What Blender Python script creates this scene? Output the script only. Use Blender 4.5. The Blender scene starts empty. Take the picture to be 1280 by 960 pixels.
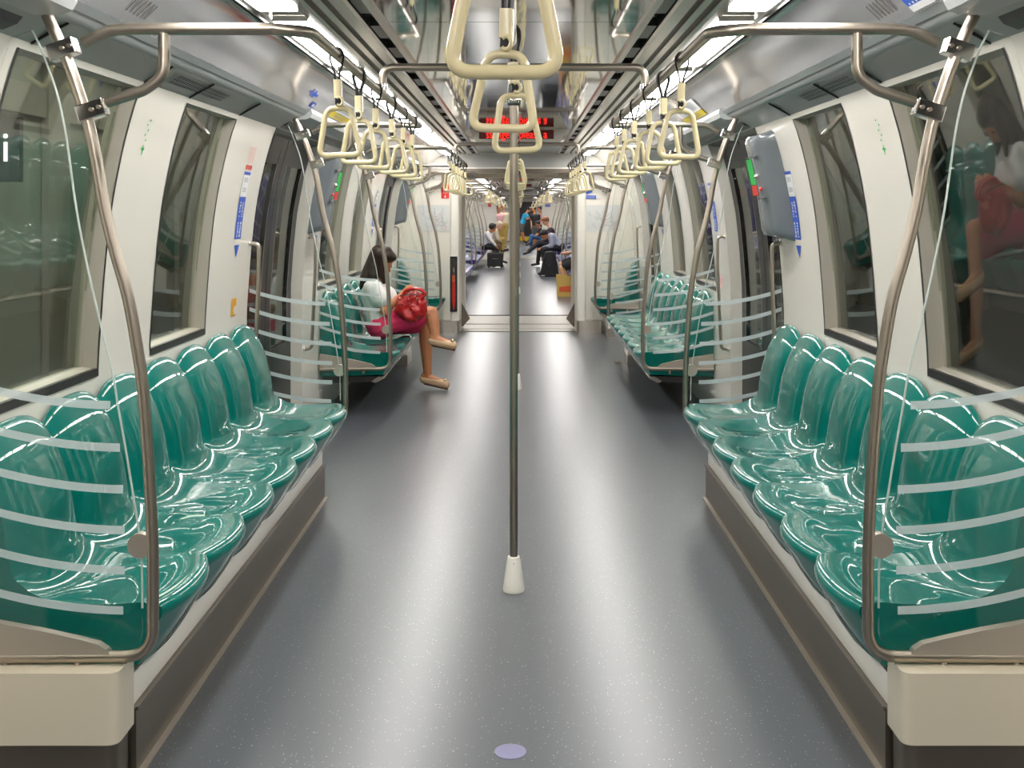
import bpy, bmesh, math, random
from mathutils import Vector, Matrix
random.seed(7)
SC = bpy.context.scene
COL = SC.collection
PI = math.pi

# ------------------------------------------------------------------ camera
CAMX, CAMZ, F = 0.024, 1.46, 1400.0
cam_d = bpy.data.cameras.new('camera')
cam = bpy.data.objects.new('camera', cam_d)
COL.objects.link(cam)
cam.location = (CAMX, 0, CAMZ)
cam.rotation_euler = (PI/2, 0, 0)
cam_d.sensor_width = 36.0
cam_d.lens = 36.0*F/1280.0
cam_d.shift_x = -10/1280.0
cam_d.shift_y = -215/1280.0
cam_d.clip_start = 0.05
cam_d.clip_end = 200
SC.camera = cam

# ------------------------------------------------------------------ world, exposure
w = bpy.data.worlds.new('world'); SC.world = w
w.use_nodes = True
w.node_tree.nodes['Background'].inputs[0].default_value = (0.02, 0.022, 0.025, 1)
w.node_tree.nodes['Background'].inputs[1].default_value = 0.3
SC.view_settings.view_transform = 'Standard'
SC.view_settings.look = 'None'
SC.view_settings.exposure = 0.78
SC.view_settings.gamma = 1.0
SC.view_settings.use_curve_mapping = False
SC.cycles.transparent_max_bounces = 40
SC.cycles.max_bounces = 10
SC.cycles.glossy_bounces = 5
SC.cycles.diffuse_bounces = 5
LIGHT_E = 15.0          # emission of the fluorescent panels
PLAT_W = 120.0           # platform lamps outside the left windows

def area(name, loc, rot, sx, sy, power, col):
    d = bpy.data.lights.new(name, 'AREA'); d.shape = 'RECTANGLE'
    d.size = sx; d.size_y = sy; d.energy = power; d.color = col
    o = bpy.data.objects.new(name, d); COL.objects.link(o)
    o.location = loc; o.rotation_euler = rot
    return o
area('platform_lamp', (-3.1, 4.5, 3.2), (0, math.radians(-25), 0), 0.5, 14, PLAT_W, (1.0, 1.0, 0.90))
area('tunnel_lamp', (3.2, 6, 3.0), (0, math.radians(10), 0), 0.3, 10, 1.0, (1, 0.95, 0.8))

# ------------------------------------------------------------------ materials
def mat(name, col, rough=0.5, metal=0.0, coat=0.0, coat_ior=1.5, emis=None, estr=0.0, spec=0.5, coat_rough=0.03, noise=None, bump=None):
    m = bpy.data.materials.new(name); m.use_nodes = True
    nt = m.node_tree; b = nt.nodes['Principled BSDF']
    b.inputs['Base Color'].default_value = (*col, 1)
    b.inputs['Roughness'].default_value = rough
    b.inputs['Metallic'].default_value = metal
    b.inputs['Coat Weight'].default_value = coat
    b.inputs['Coat Roughness'].default_value = coat_rough
    b.inputs['Coat IOR'].default_value = coat_ior
    b.inputs['Specular IOR Level'].default_value = spec
    if emis:
        b.inputs['Emission Color'].default_value = (*emis, 1)
        b.inputs['Emission Strength'].default_value = estr
    if noise:   # (scale, amount) wear: slight value variation
        tc = nt.nodes.new('ShaderNodeTexCoord'); n = nt.nodes.new('ShaderNodeTexNoise')
        n.inputs['Scale'].default_value = noise[0]; n.inputs['Detail'].default_value = 4
        nt.links.new(tc.outputs['Object'], n.inputs['Vector'])
        mx = nt.nodes.new('ShaderNodeMix'); mx.data_type = 'RGBA'
        mx.inputs['A'].default_value = (*[c*(1-noise[1]) for c in col], 1)
        mx.inputs['B'].default_value = (*[min(1, c*(1+noise[1])) for c in col], 1)
        nt.links.new(n.outputs['Fac'], mx.inputs['Factor'])
        nt.links.new(mx.outputs['Result'], b.inputs['Base Color'])
    if bump:    # (scale, strength)
        tc = nt.nodes.new('ShaderNodeTexCoord'); n = nt.nodes.new('ShaderNodeTexNoise')
        n.inputs['Scale'].default_value = bump[0]; n.inputs['Detail'].default_value = 2
        nt.links.new(tc.outputs['Object'], n.inputs['Vector'])
        bp = nt.nodes.new('ShaderNodeBump'); bp.inputs['Strength'].default_value = bump[1]
        bp.inputs['Distance'].default_value = 0.01
        nt.links.new(n.outputs['Fac'], bp.inputs['Height'])
        nt.links.new(bp.outputs['Normal'], b.inputs['Normal'])
    return m

def glass_mat(name, tint, ior=1.5, rough=0.0):
    m = bpy.data.materials.new(name); m.use_nodes = True
    nt = m.node_tree; nt.nodes.clear()
    out = nt.nodes.new('ShaderNodeOutputMaterial')
    mx = nt.nodes.new('ShaderNodeMixShader'); fr = nt.nodes.new('ShaderNodeFresnel')
    # the same reflectance on both faces of the sheet (the Fresnel node inverts the index on back faces)
    ge = nt.nodes.new('ShaderNodeNewGeometry'); mi = nt.nodes.new('ShaderNodeMix')
    mi.inputs['A'].default_value = ior; mi.inputs['B'].default_value = 1.0/ior
    nt.links.new(ge.outputs['Backfacing'], mi.inputs['Factor']); nt.links.new(mi.outputs['Result'], fr.inputs['IOR'])
    t = nt.nodes.new('ShaderNodeBsdfTransparent'); t.inputs['Color'].default_value = (*tint, 1)
    g = nt.nodes.new('ShaderNodeBsdfGlossy'); g.inputs['Roughness'].default_value = rough
    nt.links.new(fr.outputs[0], mx.inputs[0]); nt.links.new(t.outputs[0], mx.inputs[1])
    nt.links.new(g.outputs[0], mx.inputs[2]); nt.links.new(mx.outputs[0], out.inputs[0])
    return m

def film_mat(name, col, alpha):
    m = bpy.data.materials.new(name); m.use_nodes = True
    nt = m.node_tree; nt.nodes.clear()
    out = nt.nodes.new('ShaderNodeOutputMaterial')
    mx = nt.nodes.new('ShaderNodeMixShader'); mx.inputs[0].default_value = alpha
    t = nt.nodes.new('ShaderNodeBsdfTransparent')
    d = nt.nodes.new('ShaderNodeBsdfDiffuse'); d.inputs[0].default_value = (*col, 1)
    tl = nt.nodes.new('ShaderNodeBsdfTranslucent'); tl.inputs[0].default_value = (*col, 1)
    m2 = nt.nodes.new('ShaderNodeMixShader'); m2.inputs[0].default_value = 0.35
    nt.links.new(d.outputs[0], m2.inputs[1]); nt.links.new(tl.outputs[0], m2.inputs[2])
    nt.links.new(t.outputs[0], mx.inputs[1]); nt.links.new(m2.outputs[0], mx.inputs[2])
    nt.links.new(mx.outputs[0], out.inputs[0])
    return m

def floor_mat():
    m = bpy.data.materials.new('speckled_vinyl'); m.use_nodes = True
    nt = m.node_tree; b = nt.nodes['Principled BSDF']
    tc = nt.nodes.new('ShaderNodeTexCoord')
    v = nt.nodes.new('ShaderNodeTexVoronoi'); v.inputs['Scale'].default_value = 85
    nt.links.new(tc.outputs['Object'], v.inputs['Vector'])
    r = nt.nodes.new('ShaderNodeValToRGB')
    r.color_ramp.elements[0].position = 0.10; r.color_ramp.elements[0].color = (1, 1, 1, 1)
    r.color_ramp.elements[1].position = 0.17; r.color_ramp.elements[1].color = (0, 0, 0, 1)
    nt.links.new(v.outputs['Distance'], r.inputs[0])
    # only some of the cells hold a chip
    sep = nt.nodes.new('ShaderNodeSeparateColor'); nt.links.new(v.outputs['Color'], sep.inputs[0])
    gt = nt.nodes.new('ShaderNodeMath'); gt.operation = 'GREATER_THAN'; gt.inputs[1].default_value = 0.55
    nt.links.new(sep.outputs[0], gt.inputs[0])
    mu = nt.nodes.new('ShaderNodeMath'); mu.operation = 'MULTIPLY'
    nt.links.new(r.outputs[0], mu.inputs[0]); nt.links.new(gt.outputs[0], mu.inputs[1])
    n = nt.nodes.new('ShaderNodeTexNoise'); n.inputs['Scale'].default_value = 220
    nt.links.new(tc.outputs['Object'], n.inputs['Vector'])
    base = nt.nodes.new('ShaderNodeMix'); base.data_type = 'RGBA'
    base.inputs['A'].default_value = (0.058, 0.067, 0.078, 1); base.inputs['B'].default_value = (0.108, 0.119, 0.132, 1)
    nt.links.new(n.outputs['Fac'], base.inputs['Factor'])
    mx = nt.nodes.new('ShaderNodeMix'); mx.data_type = 'RGBA'
    mx.inputs['B'].default_value = (0.50, 0.54, 0.55, 1)
    nt.links.new(mu.outputs[0], mx.inputs['Factor']); nt.links.new(base.outputs['Result'], mx.inputs['A'])
    nt.links.new(mx.outputs['Result'], b.inputs['Base Color'])
    b.inputs['Roughness'].default_value = 0.30
    b.inputs['Specular IOR Level'].default_value = 0.75
    n2 = nt.nodes.new('ShaderNodeTexNoise'); n2.inputs['Scale'].default_value = 120
    nt.links.new(tc.outputs['Object'], n2.inputs['Vector'])
    bp = nt.nodes.new('ShaderNodeBump'); bp.inputs['Strength'].default_value = 0.12; bp.inputs['Distance'].default_value = 0.002
    nt.links.new(n2.outputs['Fac'], bp.inputs['Height']); nt.links.new(bp.outputs['Normal'], b.inputs['Normal'])
    return m

M = dict(
    floor=floor_mat(),
    teal=mat('teal_plastic', (0.0, 0.162, 0.134), 0.35, coat=1.0, coat_ior=1.45, coat_rough=0.025, spec=0.05, bump=(9, 0.22)),
    purple=mat('purple_plastic', (0.035, 0.025, 0.24), 0.3, coat=0.6, coat_rough=0.05),
    steel=mat('satin_steel', (0.60, 0.55, 0.49), 0.30, metal=1.0),
    rail=mat('handrail_steel', (0.43, 0.38, 0.315), 0.34, metal=1.0),
    kick=mat('brown_steel_kick', (0.20, 0.17, 0.14), 0.38, metal=0.85),
    plate=mat('beige_steel_plate', (0.50, 0.45, 0.38), 0.42, metal=0.7),
    chrome=mat('chrome', (0.75, 0.73, 0.70), 0.10, metal=1.0),
    white=mat('white_panel', (0.90, 0.865, 0.785), 0.28, coat=0.3, coat_rough=0.15),
    wall=mat('wall_panel', (0.80, 0.765, 0.69), 0.24, coat=0.4, coat_rough=0.1),
    reveal=mat('window_reveal', (0.42, 0.39, 0.33), 0.35),
    jamb=mat('gangway_panel', (0.86, 0.80, 0.68), 0.4),
    door_glass=glass_mat('door_glass', (0.60, 0.63, 0.55), 1.30),
    beige=mat('beige_box', (0.66, 0.60, 0.47), 0.32, coat=0.2, coat_rough=0.2),
    grey=mat('grey_panel', (0.40, 0.42, 0.42), 0.35),
    soffit=mat('soffit_panel', (0.33, 0.33, 0.32), 0.28, metal=0.25),
    dark=mat('dark_panel', (0.035, 0.033, 0.03), 0.35),
    black=mat('black_rubber', (0.012, 0.012, 0.013), 0.35),
    strap=mat('black_strap', (0.010, 0.010, 0.012), 0.6),
    gloss_black=mat('gloss_black_door', (0.010, 0.010, 0.011), 0.30, spec=0.12),
    cream=mat('cream_strap_plastic', (0.78, 0.68, 0.41), 0.25, coat=0.5, coat_rough=0.1),
    mirror=mat('polished_ceiling', (0.58, 0.58, 0.56), 0.05, metal=1.0, bump=(1.6, 0.06)),
    cove=mat('gloss_cove', (0.54, 0.54, 0.535), 0.10, metal=0.75, bump=(1.2, 0.05)),
    grille=mat('grille_aluminium', (0.44, 0.43, 0.40), 0.22, metal=0.95),
    brown=mat('brown_aluminium', (0.20, 0.17, 0.14), 0.35, metal=0.8),
    lamp=mat('lamp_diffuser', (0.9, 0.9, 0.9), 0.4, emis=(1.0, 0.965, 0.93), estr=LIGHT_E),
    led=mat('led_red', (0.1, 0, 0), 0.5, emis=(1.0, 0.02, 0.012), estr=1.3),
    ledback=mat('led_back', (0.02, 0.0, 0.0), 0.4, emis=(0.5, 0.01, 0.005), estr=0.03),
    glass=glass_mat('window_glass', (0.80, 0.84, 0.78), 1.62),
    screen=glass_mat('screen_glass', (0.985, 0.992, 0.985), 1.42),
    threshold=mat('threshold_steel', (0.34, 0.32, 0.28), 0.45, metal=0.6),
    header=mat('header_panel', (0.52, 0.52, 0.50), 0.35, metal=0.2),
    edge=film_mat('glass_edge', (0.75, 0.82, 0.78), 0.75),
    film=film_mat('frosted_film', (0.66, 0.74, 0.75), 0.80),
    blue=mat('sticker_blue', (0.02, 0.09, 0.55), 0.4),
    stick_white=mat('sticker_white', (0.80, 0.80, 0.80), 0.4),
    red=mat('sticker_red', (0.72, 0.03, 0.02), 0.4),
    orange=mat('sticker_orange', (0.80, 0.38, 0.02), 0.4),
    yellow=mat('sticker_yellow', (0.80, 0.60, 0.02), 0.4),
    green=mat('sticker_green', (0.0, 0.42, 0.06), 0.4),
    pale=mat('map_paper', (0.74, 0.76, 0.75), 0.35),
    ink=mat('map_ink', (0.36, 0.38, 0.40), 0.5),
    cover=mat('grey_cover', (0.16, 0.18, 0.195), 0.18, coat=0.5),
    skin=mat('skin', (0.49, 0.20, 0.088), 0.5, noise=(14, 0.06)),
    skin2=mat('skin_light', (0.66, 0.37, 0.25), 0.5),
    lips=mat('lips', (0.45, 0.10, 0.09), 0.4),
    eye=mat('eye_dark', (0.02, 0.015, 0.012), 0.2),
    hair=mat('dark_brown_hair', (0.022, 0.012, 0.008), 0.42, spec=0.2, noise=(30, 0.5)),
    hair_black=mat('black_hair', (0.008, 0.007, 0.007), 0.45),
    hair_red=mat('reddish_hair', (0.22, 0.07, 0.025), 0.5),
    blouse=mat('white_blouse', (0.74, 0.73, 0.71), 0.75, bump=(45, 0.5)),
    pink=mat('pink_skirt', (0.90, 0.035, 0.14), 0.75, bump=(25, 0.5)),
    handbag=mat('red_leather', (0.46, 0.008, 0.010), 0.30, coat=0.25, bump=(22, 1.0)),
    nude=mat('nude_leather', (0.62, 0.42, 0.25), 0.4),
    sole=mat('dark_sole', (0.16, 0.04, 0.03), 0.6),
    gold=mat('gold_metal', (0.75, 0.55, 0.25), 0.25, metal=1.0),
    shirt_white=mat('shirt_white', (0.72, 0.71, 0.68), 0.8),
    shirt_grey=mat('shirt_grey_blue', (0.40, 0.43, 0.50), 0.8),
    shirt_turq=mat('shirt_turquoise', (0.015, 0.33, 0.58), 0.8),
    shirt_black=mat('cloth_black', (0.012, 0.012, 0.014), 0.8),
    shirt_dark=mat('cloth_dark_print', (0.06, 0.05, 0.06), 0.8),
    khaki=mat('cloth_khaki', (0.40, 0.27, 0.07), 0.8),
    cream_cloth=mat('cloth_cream', (0.62, 0.52, 0.36), 0.8),
    trousers=mat('trousers_black', (0.015, 0.015, 0.018), 0.75),
    jeans=mat('jeans_blue', (0.05, 0.14, 0.32), 0.85),
    shorts=mat('shorts_grey', (0.10, 0.10, 0.10), 0.85),
    rosy=mat('cloth_pink', (0.70, 0.38, 0.40), 0.8),
    leather_black=mat('leather_black', (0.012, 0.011, 0.011), 0.3),
    nylon=mat('black_nylon', (0.014, 0.014, 0.016), 0.55, bump=(60, 0.3)),
    paperbag=mat('yellow_bag', (0.72, 0.48, 0.12), 0.5),
    bagprint=mat('bag_print_red', (0.78, 0.12, 0.03), 0.5),
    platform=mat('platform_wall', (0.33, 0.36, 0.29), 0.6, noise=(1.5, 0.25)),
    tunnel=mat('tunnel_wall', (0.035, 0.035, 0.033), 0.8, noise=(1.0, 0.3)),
    signglow=mat('sign_glow', (1, 1, 1), 0.5, emis=(1, 1, 1), estr=1.6),
)

# ------------------------------------------------------------------ mesh helpers
class MB:
    """collects closed shapes and links them as ONE mesh object"""
    def __init__(s): s.v = []; s.f = []; s.mi = []; s.cur = 0
    def add(s, vs, fs):
        b = len(s.v); s.v += [tuple(v) for v in vs]
        s.f += [tuple(b+i for i in f) for f in fs]; s.mi += [s.cur]*len(fs)
        return s
    def box(s, x0, x1, y0, y1, z0, z1):
        x0, x1 = min(x0, x1), max(x0, x1)
        vs = [(x0,y0,z0),(x1,y0,z0),(x1,y1,z0),(x0,y1,z0),(x0,y0,z1),(x1,y0,z1),(x1,y1,z1),(x0,y1,z1)]
        return s.add(vs, [(0,3,2,1),(4,5,6,7),(0,1,5,4),(1,2,6,5),(2,3,7,6),(3,0,4,7)])
    def obox(s, c, ax, ay, az, hx, hy, hz):
        c, ax, ay, az = Vector(c), Vector(ax), Vector(ay), Vector(az)
        vs = [c+ax*hx*i+ay*hy*j+az*hz*k for k in (-1,1) for j in (-1,1) for i in (-1,1)]
        return s.add(vs, [(0,2,3,1),(4,5,7,6),(0,1,5,4),(1,3,7,5),(3,2,6,7),(2,0,4,6)])
    def tube(s, path, r, n=12, closed=False, squash=None):
        P = [Vector(p) for p in path]; m = len(P)
        rr = r if isinstance(r, (list, tuple)) else [r]*m
        T = []
        for i in range(m):
            a = P[(i-1) % m] if (closed or i > 0) else P[i]
            b = P[(i+1) % m] if (closed or i < m-1) else P[i]
            T.append((b-a).normalized())
        up = Vector((0,1,0)) if abs(T[0].y) < 0.8 else Vector((0,0,1))
        N = (up - T[0]*up.dot(T[0])).normalized(); vs = []
        for i in range(m):
            N = (N - T[i]*N.dot(T[i])).normalized(); B = T[i].cross(N)
            for k in range(n):
                a = 2*PI*k/n
                vs.append(P[i] + N*math.cos(a)*rr[i] + B*math.sin(a)*rr[i]*(squash or 1))
        fs = []
        for i in range(m if closed else m-1):
            j = (i+1) % m
            for k in range(n):
                l = (k+1) % n
                fs.append((i*n+k, i*n+l, j*n+l, j*n+k))
        if not closed:
            fs.append(tuple(range(n-1,-1,-1))); fs.append(tuple((m-1)*n+k for k in range(n)))
        return s.add(vs, fs)
    def prism(s, poly, axis, a0, a1):
        """poly: 2D points in the plane across axis. axis 'y': poly=(x,z); 'x': (y,z); 'z': (x,y)"""
        n = len(poly)
        def P(p, a): return {'y': (p[0], a, p[1]), 'x': (a, p[0], p[1]), 'z': (p[0], p[1], a)}[axis]
        vs = [P(p, a0) for p in poly] + [P(p, a1) for p in poly]
        fs = [tuple(range(n)), tuple(range(2*n-1, n-1, -1))]
        fs += [(i, (i+1) % n, n+(i+1) % n, n+i) for i in range(n)]
        return s.add(vs, fs)
    def lathe(s, c, prof, n=24):
        c = Vector(c); vs = []; m = len(prof)
        for r, z in prof:
            for k in range(n):
                a = 2*PI*k/n; vs.append(c + Vector((r*math.cos(a), r*math.sin(a), z)))
        fs = [(i*n+k, i*n+(k+1) % n, (i+1)*n+(k+1) % n, (i+1)*n+k) for i in range(m-1) for k in range(n)]
        fs += [tuple(range(n-1,-1,-1)), tuple((m-1)*n+k for k in range(n))]
        return s.add(vs, fs)
    def ell(s, c, r, rot=None, nu=14, nv=10):
        c = Vector(c); vs = [];
        R = rot or Matrix.Identity(3)
        for i in range(1, nv):
            t = PI*i/nv
            for k in range(nu):
                a = 2*PI*k/nu
                vs.append(c + R @ Vector((r[0]*math.sin(t)*math.cos(a), r[1]*math.sin(t)*math.sin(a), r[2]*math.cos(t))))
        top = len(vs); vs.append(c + R @ Vector((0,0,r[2]))); vs.append(c + R @ Vector((0,0,-r[2])))
        fs = [(i*nu+k, i*nu+(k+1) % nu, (i+1)*nu+(k+1) % nu, (i+1)*nu+k) for i in range(nv-2) for k in range(nu)]
        fs += [(top, (k+1) % nu, k) for k in range(nu)] + [(top+1, (nv-2)*nu+k, (nv-2)*nu+(k+1) % nu) for k in range(nu)]
        return s.add(vs, fs)
    def cap(s, p0, p1, r0, r1, n=12):
        """tapered capsule"""
        p0, p1 = Vector(p0), Vector(p1); d = p1-p0; L = d.length
        if L < 1e-6: return s.ell(p0, (r0,)*3)
        d /= L; path = []; rad = []
        for a in (80, 60, 40, 20): path.append(p0 - d*r0*math.sin(math.radians(a))); rad.append(r0*math.cos(math.radians(a)))
        path += [p0, p1]; rad += [r0, r1]
        for a in (20, 40, 60, 80): path.append(p1 + d*r1*math.sin(math.radians(a))); rad.append(r1*math.cos(math.radians(a)))
        return s.tube(path, rad, n)
    def chain(s, pts, rads, n=12):
        for i in range(len(pts)-1): s.cap(pts[i], pts[i+1], rads[i], rads[i+1], n)
        return s
    def grid(s, rows, flip=False):
        n = len(rows[0]); vs = [p for r in rows for p in r]
        fs = [(i*n+k, i*n+k+1, (i+1)*n+k+1, (i+1)*n+k) for i in range(len(rows)-1) for k in range(n-1)]
        return s.add(vs, fs)
    def build(s, name, m, parent=None, smooth=None, bevel=0.0):
        mats = m if isinstance(m, (list, tuple)) else [m]
        off = parent_loc(parent)
        me = bpy.data.meshes.new(name)
        me.from_pydata([(x-off[0], y-off[1], z-off[2]) for x, y, z in s.v], [], s.f)
        bm = bmesh.new(); bm.from_mesh(me)
        bmesh.ops.recalc_face_normals(bm, faces=bm.faces)
        if bevel: bmesh.ops.bevel(bm, geom=[e for e in bm.edges if e.calc_face_angle(0) > 0.6], offset=bevel, segments=2, affect='EDGES', profile=0.5)
        bm.to_mesh(me); bm.free()
        for mm in mats: me.materials.append(M[mm] if isinstance(mm, str) else mm)
        if len(mats) > 1:
            for p, k in zip(me.polygons, s.mi): p.material_index = k
        o = bpy.data.objects.new(name, me); COL.objects.link(o)
        if parent: o.parent = parent
        if smooth is not None: shade(o, smooth)
        return o

WLOC = {}
def parent_loc(p):
    if p is None: return (0, 0, 0)
    t = Vector((0, 0, 0))
    while p is not None: t = t + p.location; p = p.parent
    return tuple(t)

def shade(o, ang=40):
    me = o.data
    if not me.polygons: return
    me.polygons.foreach_set('use_smooth', [True]*len(me.polygons))
    me.set_sharp_from_angle(angle=math.radians(ang))
    me.update()

def root(name, loc, label=None, cat=None, group=None, kind=None):
    o = bpy.data.objects.new(name, None); COL.objects.link(o); o.location = loc
    o.empty_display_size = 0.1
    return tag(o, label, cat, group, kind)
def tag(o, label=None, cat=None, group=None, kind=None):
    if label: o['label'] = label
    if cat: o['category'] = cat
    if group: o['group'] = group
    if kind: o['kind'] = kind
    return o
def kids(o): return [c for c in ALLKIDS().get(o.name, [])]
def ALLKIDS():
    d = {}
    for c in SC.objects:
        if c.parent: d.setdefault(c.parent.name, []).append(c)
    return d
def copy_tree(o, table=None):
    """a copy of a thing with copies of its parts and sub-parts; mesh data shared"""
    table = table or ALLKIDS()
    r = o.copy(); COL.objects.link(r)
    def rec(src, dst):
        for c in table.get(src.name, []):
            d = c.copy(); COL.objects.link(d); d.parent = dst; rec(c, d)
    rec(o, r)
    return r

def crom(pts, k=6):
    """Catmull-Rom through points"""
    P = [Vector(p) for p in pts]; out = []
    P = [2*P[0]-P[1]] + P + [2*P[-1]-P[-2]]
    for i in range(1, len(P)-2):
        for j in range(k):
            t = j/k; a, b, c, d = P[i-1], P[i], P[i+1], P[i+2]
            out.append(0.5*((2*b)+(c-a)*t+(2*a-5*b+4*c-d)*t*t+(3*b-a-3*c+d)*t**3))
    out.append(P[-2]); return out
def fillet(pts, r, k=6, closed=False):
    P = [Vector(p) for p in pts]; out = []; n = len(P)
    for i in range(n):
        if not closed and i in (0, n-1): out.append(P[i]); continue
        a, b, c = P[(i-1) % n], P[i], P[(i+1) % n]
        u, v = (a-b), (c-b); lu, lv = u.length, v.length; u /= lu; v /= lv
        ang = u.angle(v)
        if ang > PI-0.02: out.append(b); continue
        rad = r[i] if isinstance(r, (list, tuple)) else r
        d = min(rad/math.tan(ang/2), lu*0.49, lv*0.49)
        p0, p1 = b+u*d, b+v*d
        for j in range(k+1):
            t = j/k; out.append((1-t)**2*p0 + 2*(1-t)*t*b + t*t*p1)
    return out
def px(x, y, Y):
    """point of the photograph's pixel at distance Y"""
    return ((x-650)*Y/F+CAMX, Y, CAMZ-(y-265)*Y/F)

def text(s_, size, m, mtx, parent=None, name='lettering', extrude=0.0005, align='CENTER', sx=1.0):
    c = bpy.data.curves.new(name, 'FONT'); c.body = s_; c.size = size; c.extrude = extrude
    c.align_x = align; c.align_y = 'CENTER'
    t = bpy.data.objects.new(name, c); COL.objects.link(t)
    bpy.context.view_layer.update()
    me = bpy.data.meshes.new_from_object(t.evaluated_get(bpy.context.evaluated_depsgraph_get()))
    bpy.data.objects.remove(t)
    me.transform(Matrix.Diagonal((sx, 1, 1, 1)))
    me.transform(mtx)
    off = parent_loc(parent); me.transform(Matrix.Translation(-Vector(off)))
    me.materials.clear(); me.materials.append(M[m])
    o = bpy.data.objects.new(name, me); COL.objects.link(o)
    if parent: o.parent = parent
    return o
def face_cam(x, y, z):     # lettering that reads from the camera's side (-Y)
    return Matrix.Translation((x, y, z)) @ Matrix.Rotation(PI/2, 4, 'X')

# ------------------------------------------------------------------ the car's cross-section
WZ = [(0.0,1.42),(0.92,1.42),(1.1,1.409),(1.3,1.393),(1.5,1.369),(1.7,1.329),(1.84,1.290),(1.905,1.265)]
def wx(z):
    """inner face of the side wall at height z (monotone smooth interpolation)"""
    if z <= 0.92: return 1.42
    if z >= 1.905: return 1.265
    pts = WZ[1:]
    for i in range(len(pts)-1):
        if pts[i][0] <= z <= pts[i+1][0]:
            def sl(j):
                if j == 0: return -0.03
                if j == len(pts)-1: return -0.40
                return (pts[j+1][1]-pts[j-1][1])/(pts[j+1][0]-pts[j-1][0])
            h = pts[i+1][0]-pts[i][0]; t = (z-pts[i][0])/h
            a, b = pts[i][1], pts[i+1][1]; m0, m1 = sl(i)*h, sl(i+1)*h
            return (2*t**3-3*t*t+1)*a+(t**3-2*t*t+t)*m0+(-2*t**3+3*t*t)*b+(t**3-t*t)*m1
ZC = 2.16
SOFF = [(0.87,2.155),(0.93,2.142),(1.0,2.092),(1.055,2.035),(1.095,1.995)]
ORD = ['nearest','second','third','fourth','fifth','sixth','seventh','eighth','ninth','tenth']
counter = {}
def nxt(k):
    counter[k] = counter.get(k, 0)+1; return counter[k]
# ================================================================== STRUCTURE
def zs(z0, z1, n=14): return [z0+(z1-z0)*i/n for i in range(n+1)]

def build_window(sx, y0, y1):
    n = nxt('window')
    r = root('window_%d' % n, (sx*1.42, (y0+y1)/2, 0.92), kind='structure')
    REC = 0.055; Z = zs(0.925, 1.885, 18)
    g = MB()
    for d in (REC-0.004, REC+0.002):      # the pane is bent to a circular arc, a little flatter than the wall
        g.grid([[(sx*(1.42+(1.274-1.42)*((z-.925)/.96)+.124*((z-.925)*(1.885-z))+d), y, z) for y in (y0, y1)] for z in Z])
    g.build('glass_pane', 'glass', r, smooth=60)
    # recessed frame: two side reveals, sill, head
    f = MB()
    for ya in (y0, y1):
        f.grid([[(sx*(wx(z)+d), ya, z) for d in (0, REC+0.012)] for z in Z])
        s_ = 0.022 if ya == y0 else -0.022
        f.grid([[(sx*(wx(z)+REC-0.004), ya+k*s_, z) for k in (0, 1)] for z in Z])
        f.grid([[(sx*(wx(z)+d), ya+s_, z) for d in (REC-0.004, REC+0.012)] for z in Z])
    f.add([(sx*1.42, y0, .925),(sx*1.42, y1, .925),(sx*(1.42+REC+.01), y1, .935),(sx*(1.42+REC+.01), y0, .935)], [(0,1,2,3)])
    z = 1.885
    f.add([(sx*wx(z), y0, z),(sx*wx(z), y1, z),(sx*(wx(z)+REC+.01), y1, z),(sx*(wx(z)+REC+.01), y0, z)], [(0,1,2,3)])
    f.build('window_frame', 'reveal', r)
    # rubber gasket round the opening, a broad dark lip on the sill
    k = MB()
    for ya, s_ in ((y0, -1), (y1, 1)):
        k.grid([[(sx*(wx(z)-0.002), ya+s_*t, z) for t in (-0.001, 0.013)] for z in Z])
    k.box(sx*1.416, sx*1.445, y0-0.004, y1+0.008, 0.900, 0.927)
    k.build('gasket', 'black', r)
    return r

def build_door(sx, y0, y1, full=True):
    n = nxt('door')
    r = root('door_%d' % n, (sx*1.47, (y0+y1)/2, 0.0), kind='structure')
    ym = (y0+y1)/2
    for k, (a, b) in enumerate(((y0+0.005, ym-0.004), (ym+0.004, y1-0.005))):
        Z = zs(0.02, 1.93, 20); m = MB()
        D0, D1 = 0.075, 0.105
        # leaf with an opening: stiles and rails
        def slab(ya, yb, za, zb, mb, d0=D0, d1=D1):
            zz = [z for z in zs(za, zb, 8)]
            for d in (d0, d1): mb.grid([[(sx*(wx(z)+d), y, z) for y in (ya, yb)] for z in zz])
            for y in (ya, yb): mb.grid([[(sx*(wx(z)+d), y, z) for d in (d0, d1)] for z in zz])
            for z in (za, zb): mb.add([(sx*(wx(z)+d0), ya, z),(sx*(wx(z)+d0), yb, z),(sx*(wx(z)+d1), yb, z),(sx*(wx(z)+d1), ya, z)], [(0,1,2,3)])
        w_ = 0.13
        slab(a, a+w_, 0.02, 1.93, m); slab(b-w_, b, 0.02, 1.93, m)
        slab(a+w_, b-w_, 0.02, 0.62, m); slab(a+w_, b-w_, 1.74, 1.93, m)
        leaf = m.build('door_leaf', 'gloss_black', r)
        g = MB(); slab(a+w_, b-w_, 0.62, 1.74, g, 0.088, 0.094); g.build('glass_pane', 'door_glass', leaf, smooth=60)
        t = MB(); e = b-w_ if k == 0 else a+w_
        for ee in ((a+w_), (b-w_)):
            t.grid([[(sx*(wx(z)+D0-0.002), ee+q, z) for q in (-0.004, 0.004)] for z in zs(0.62, 1.74, 12)])
        t.build('trim_strip', 'steel', leaf)
    m = MB()
    m.box(sx*1.40, sx*1.56, y0, y1, -0.004, 0.012); m.build('sill_plate', 'steel', r)
    return r

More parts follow.
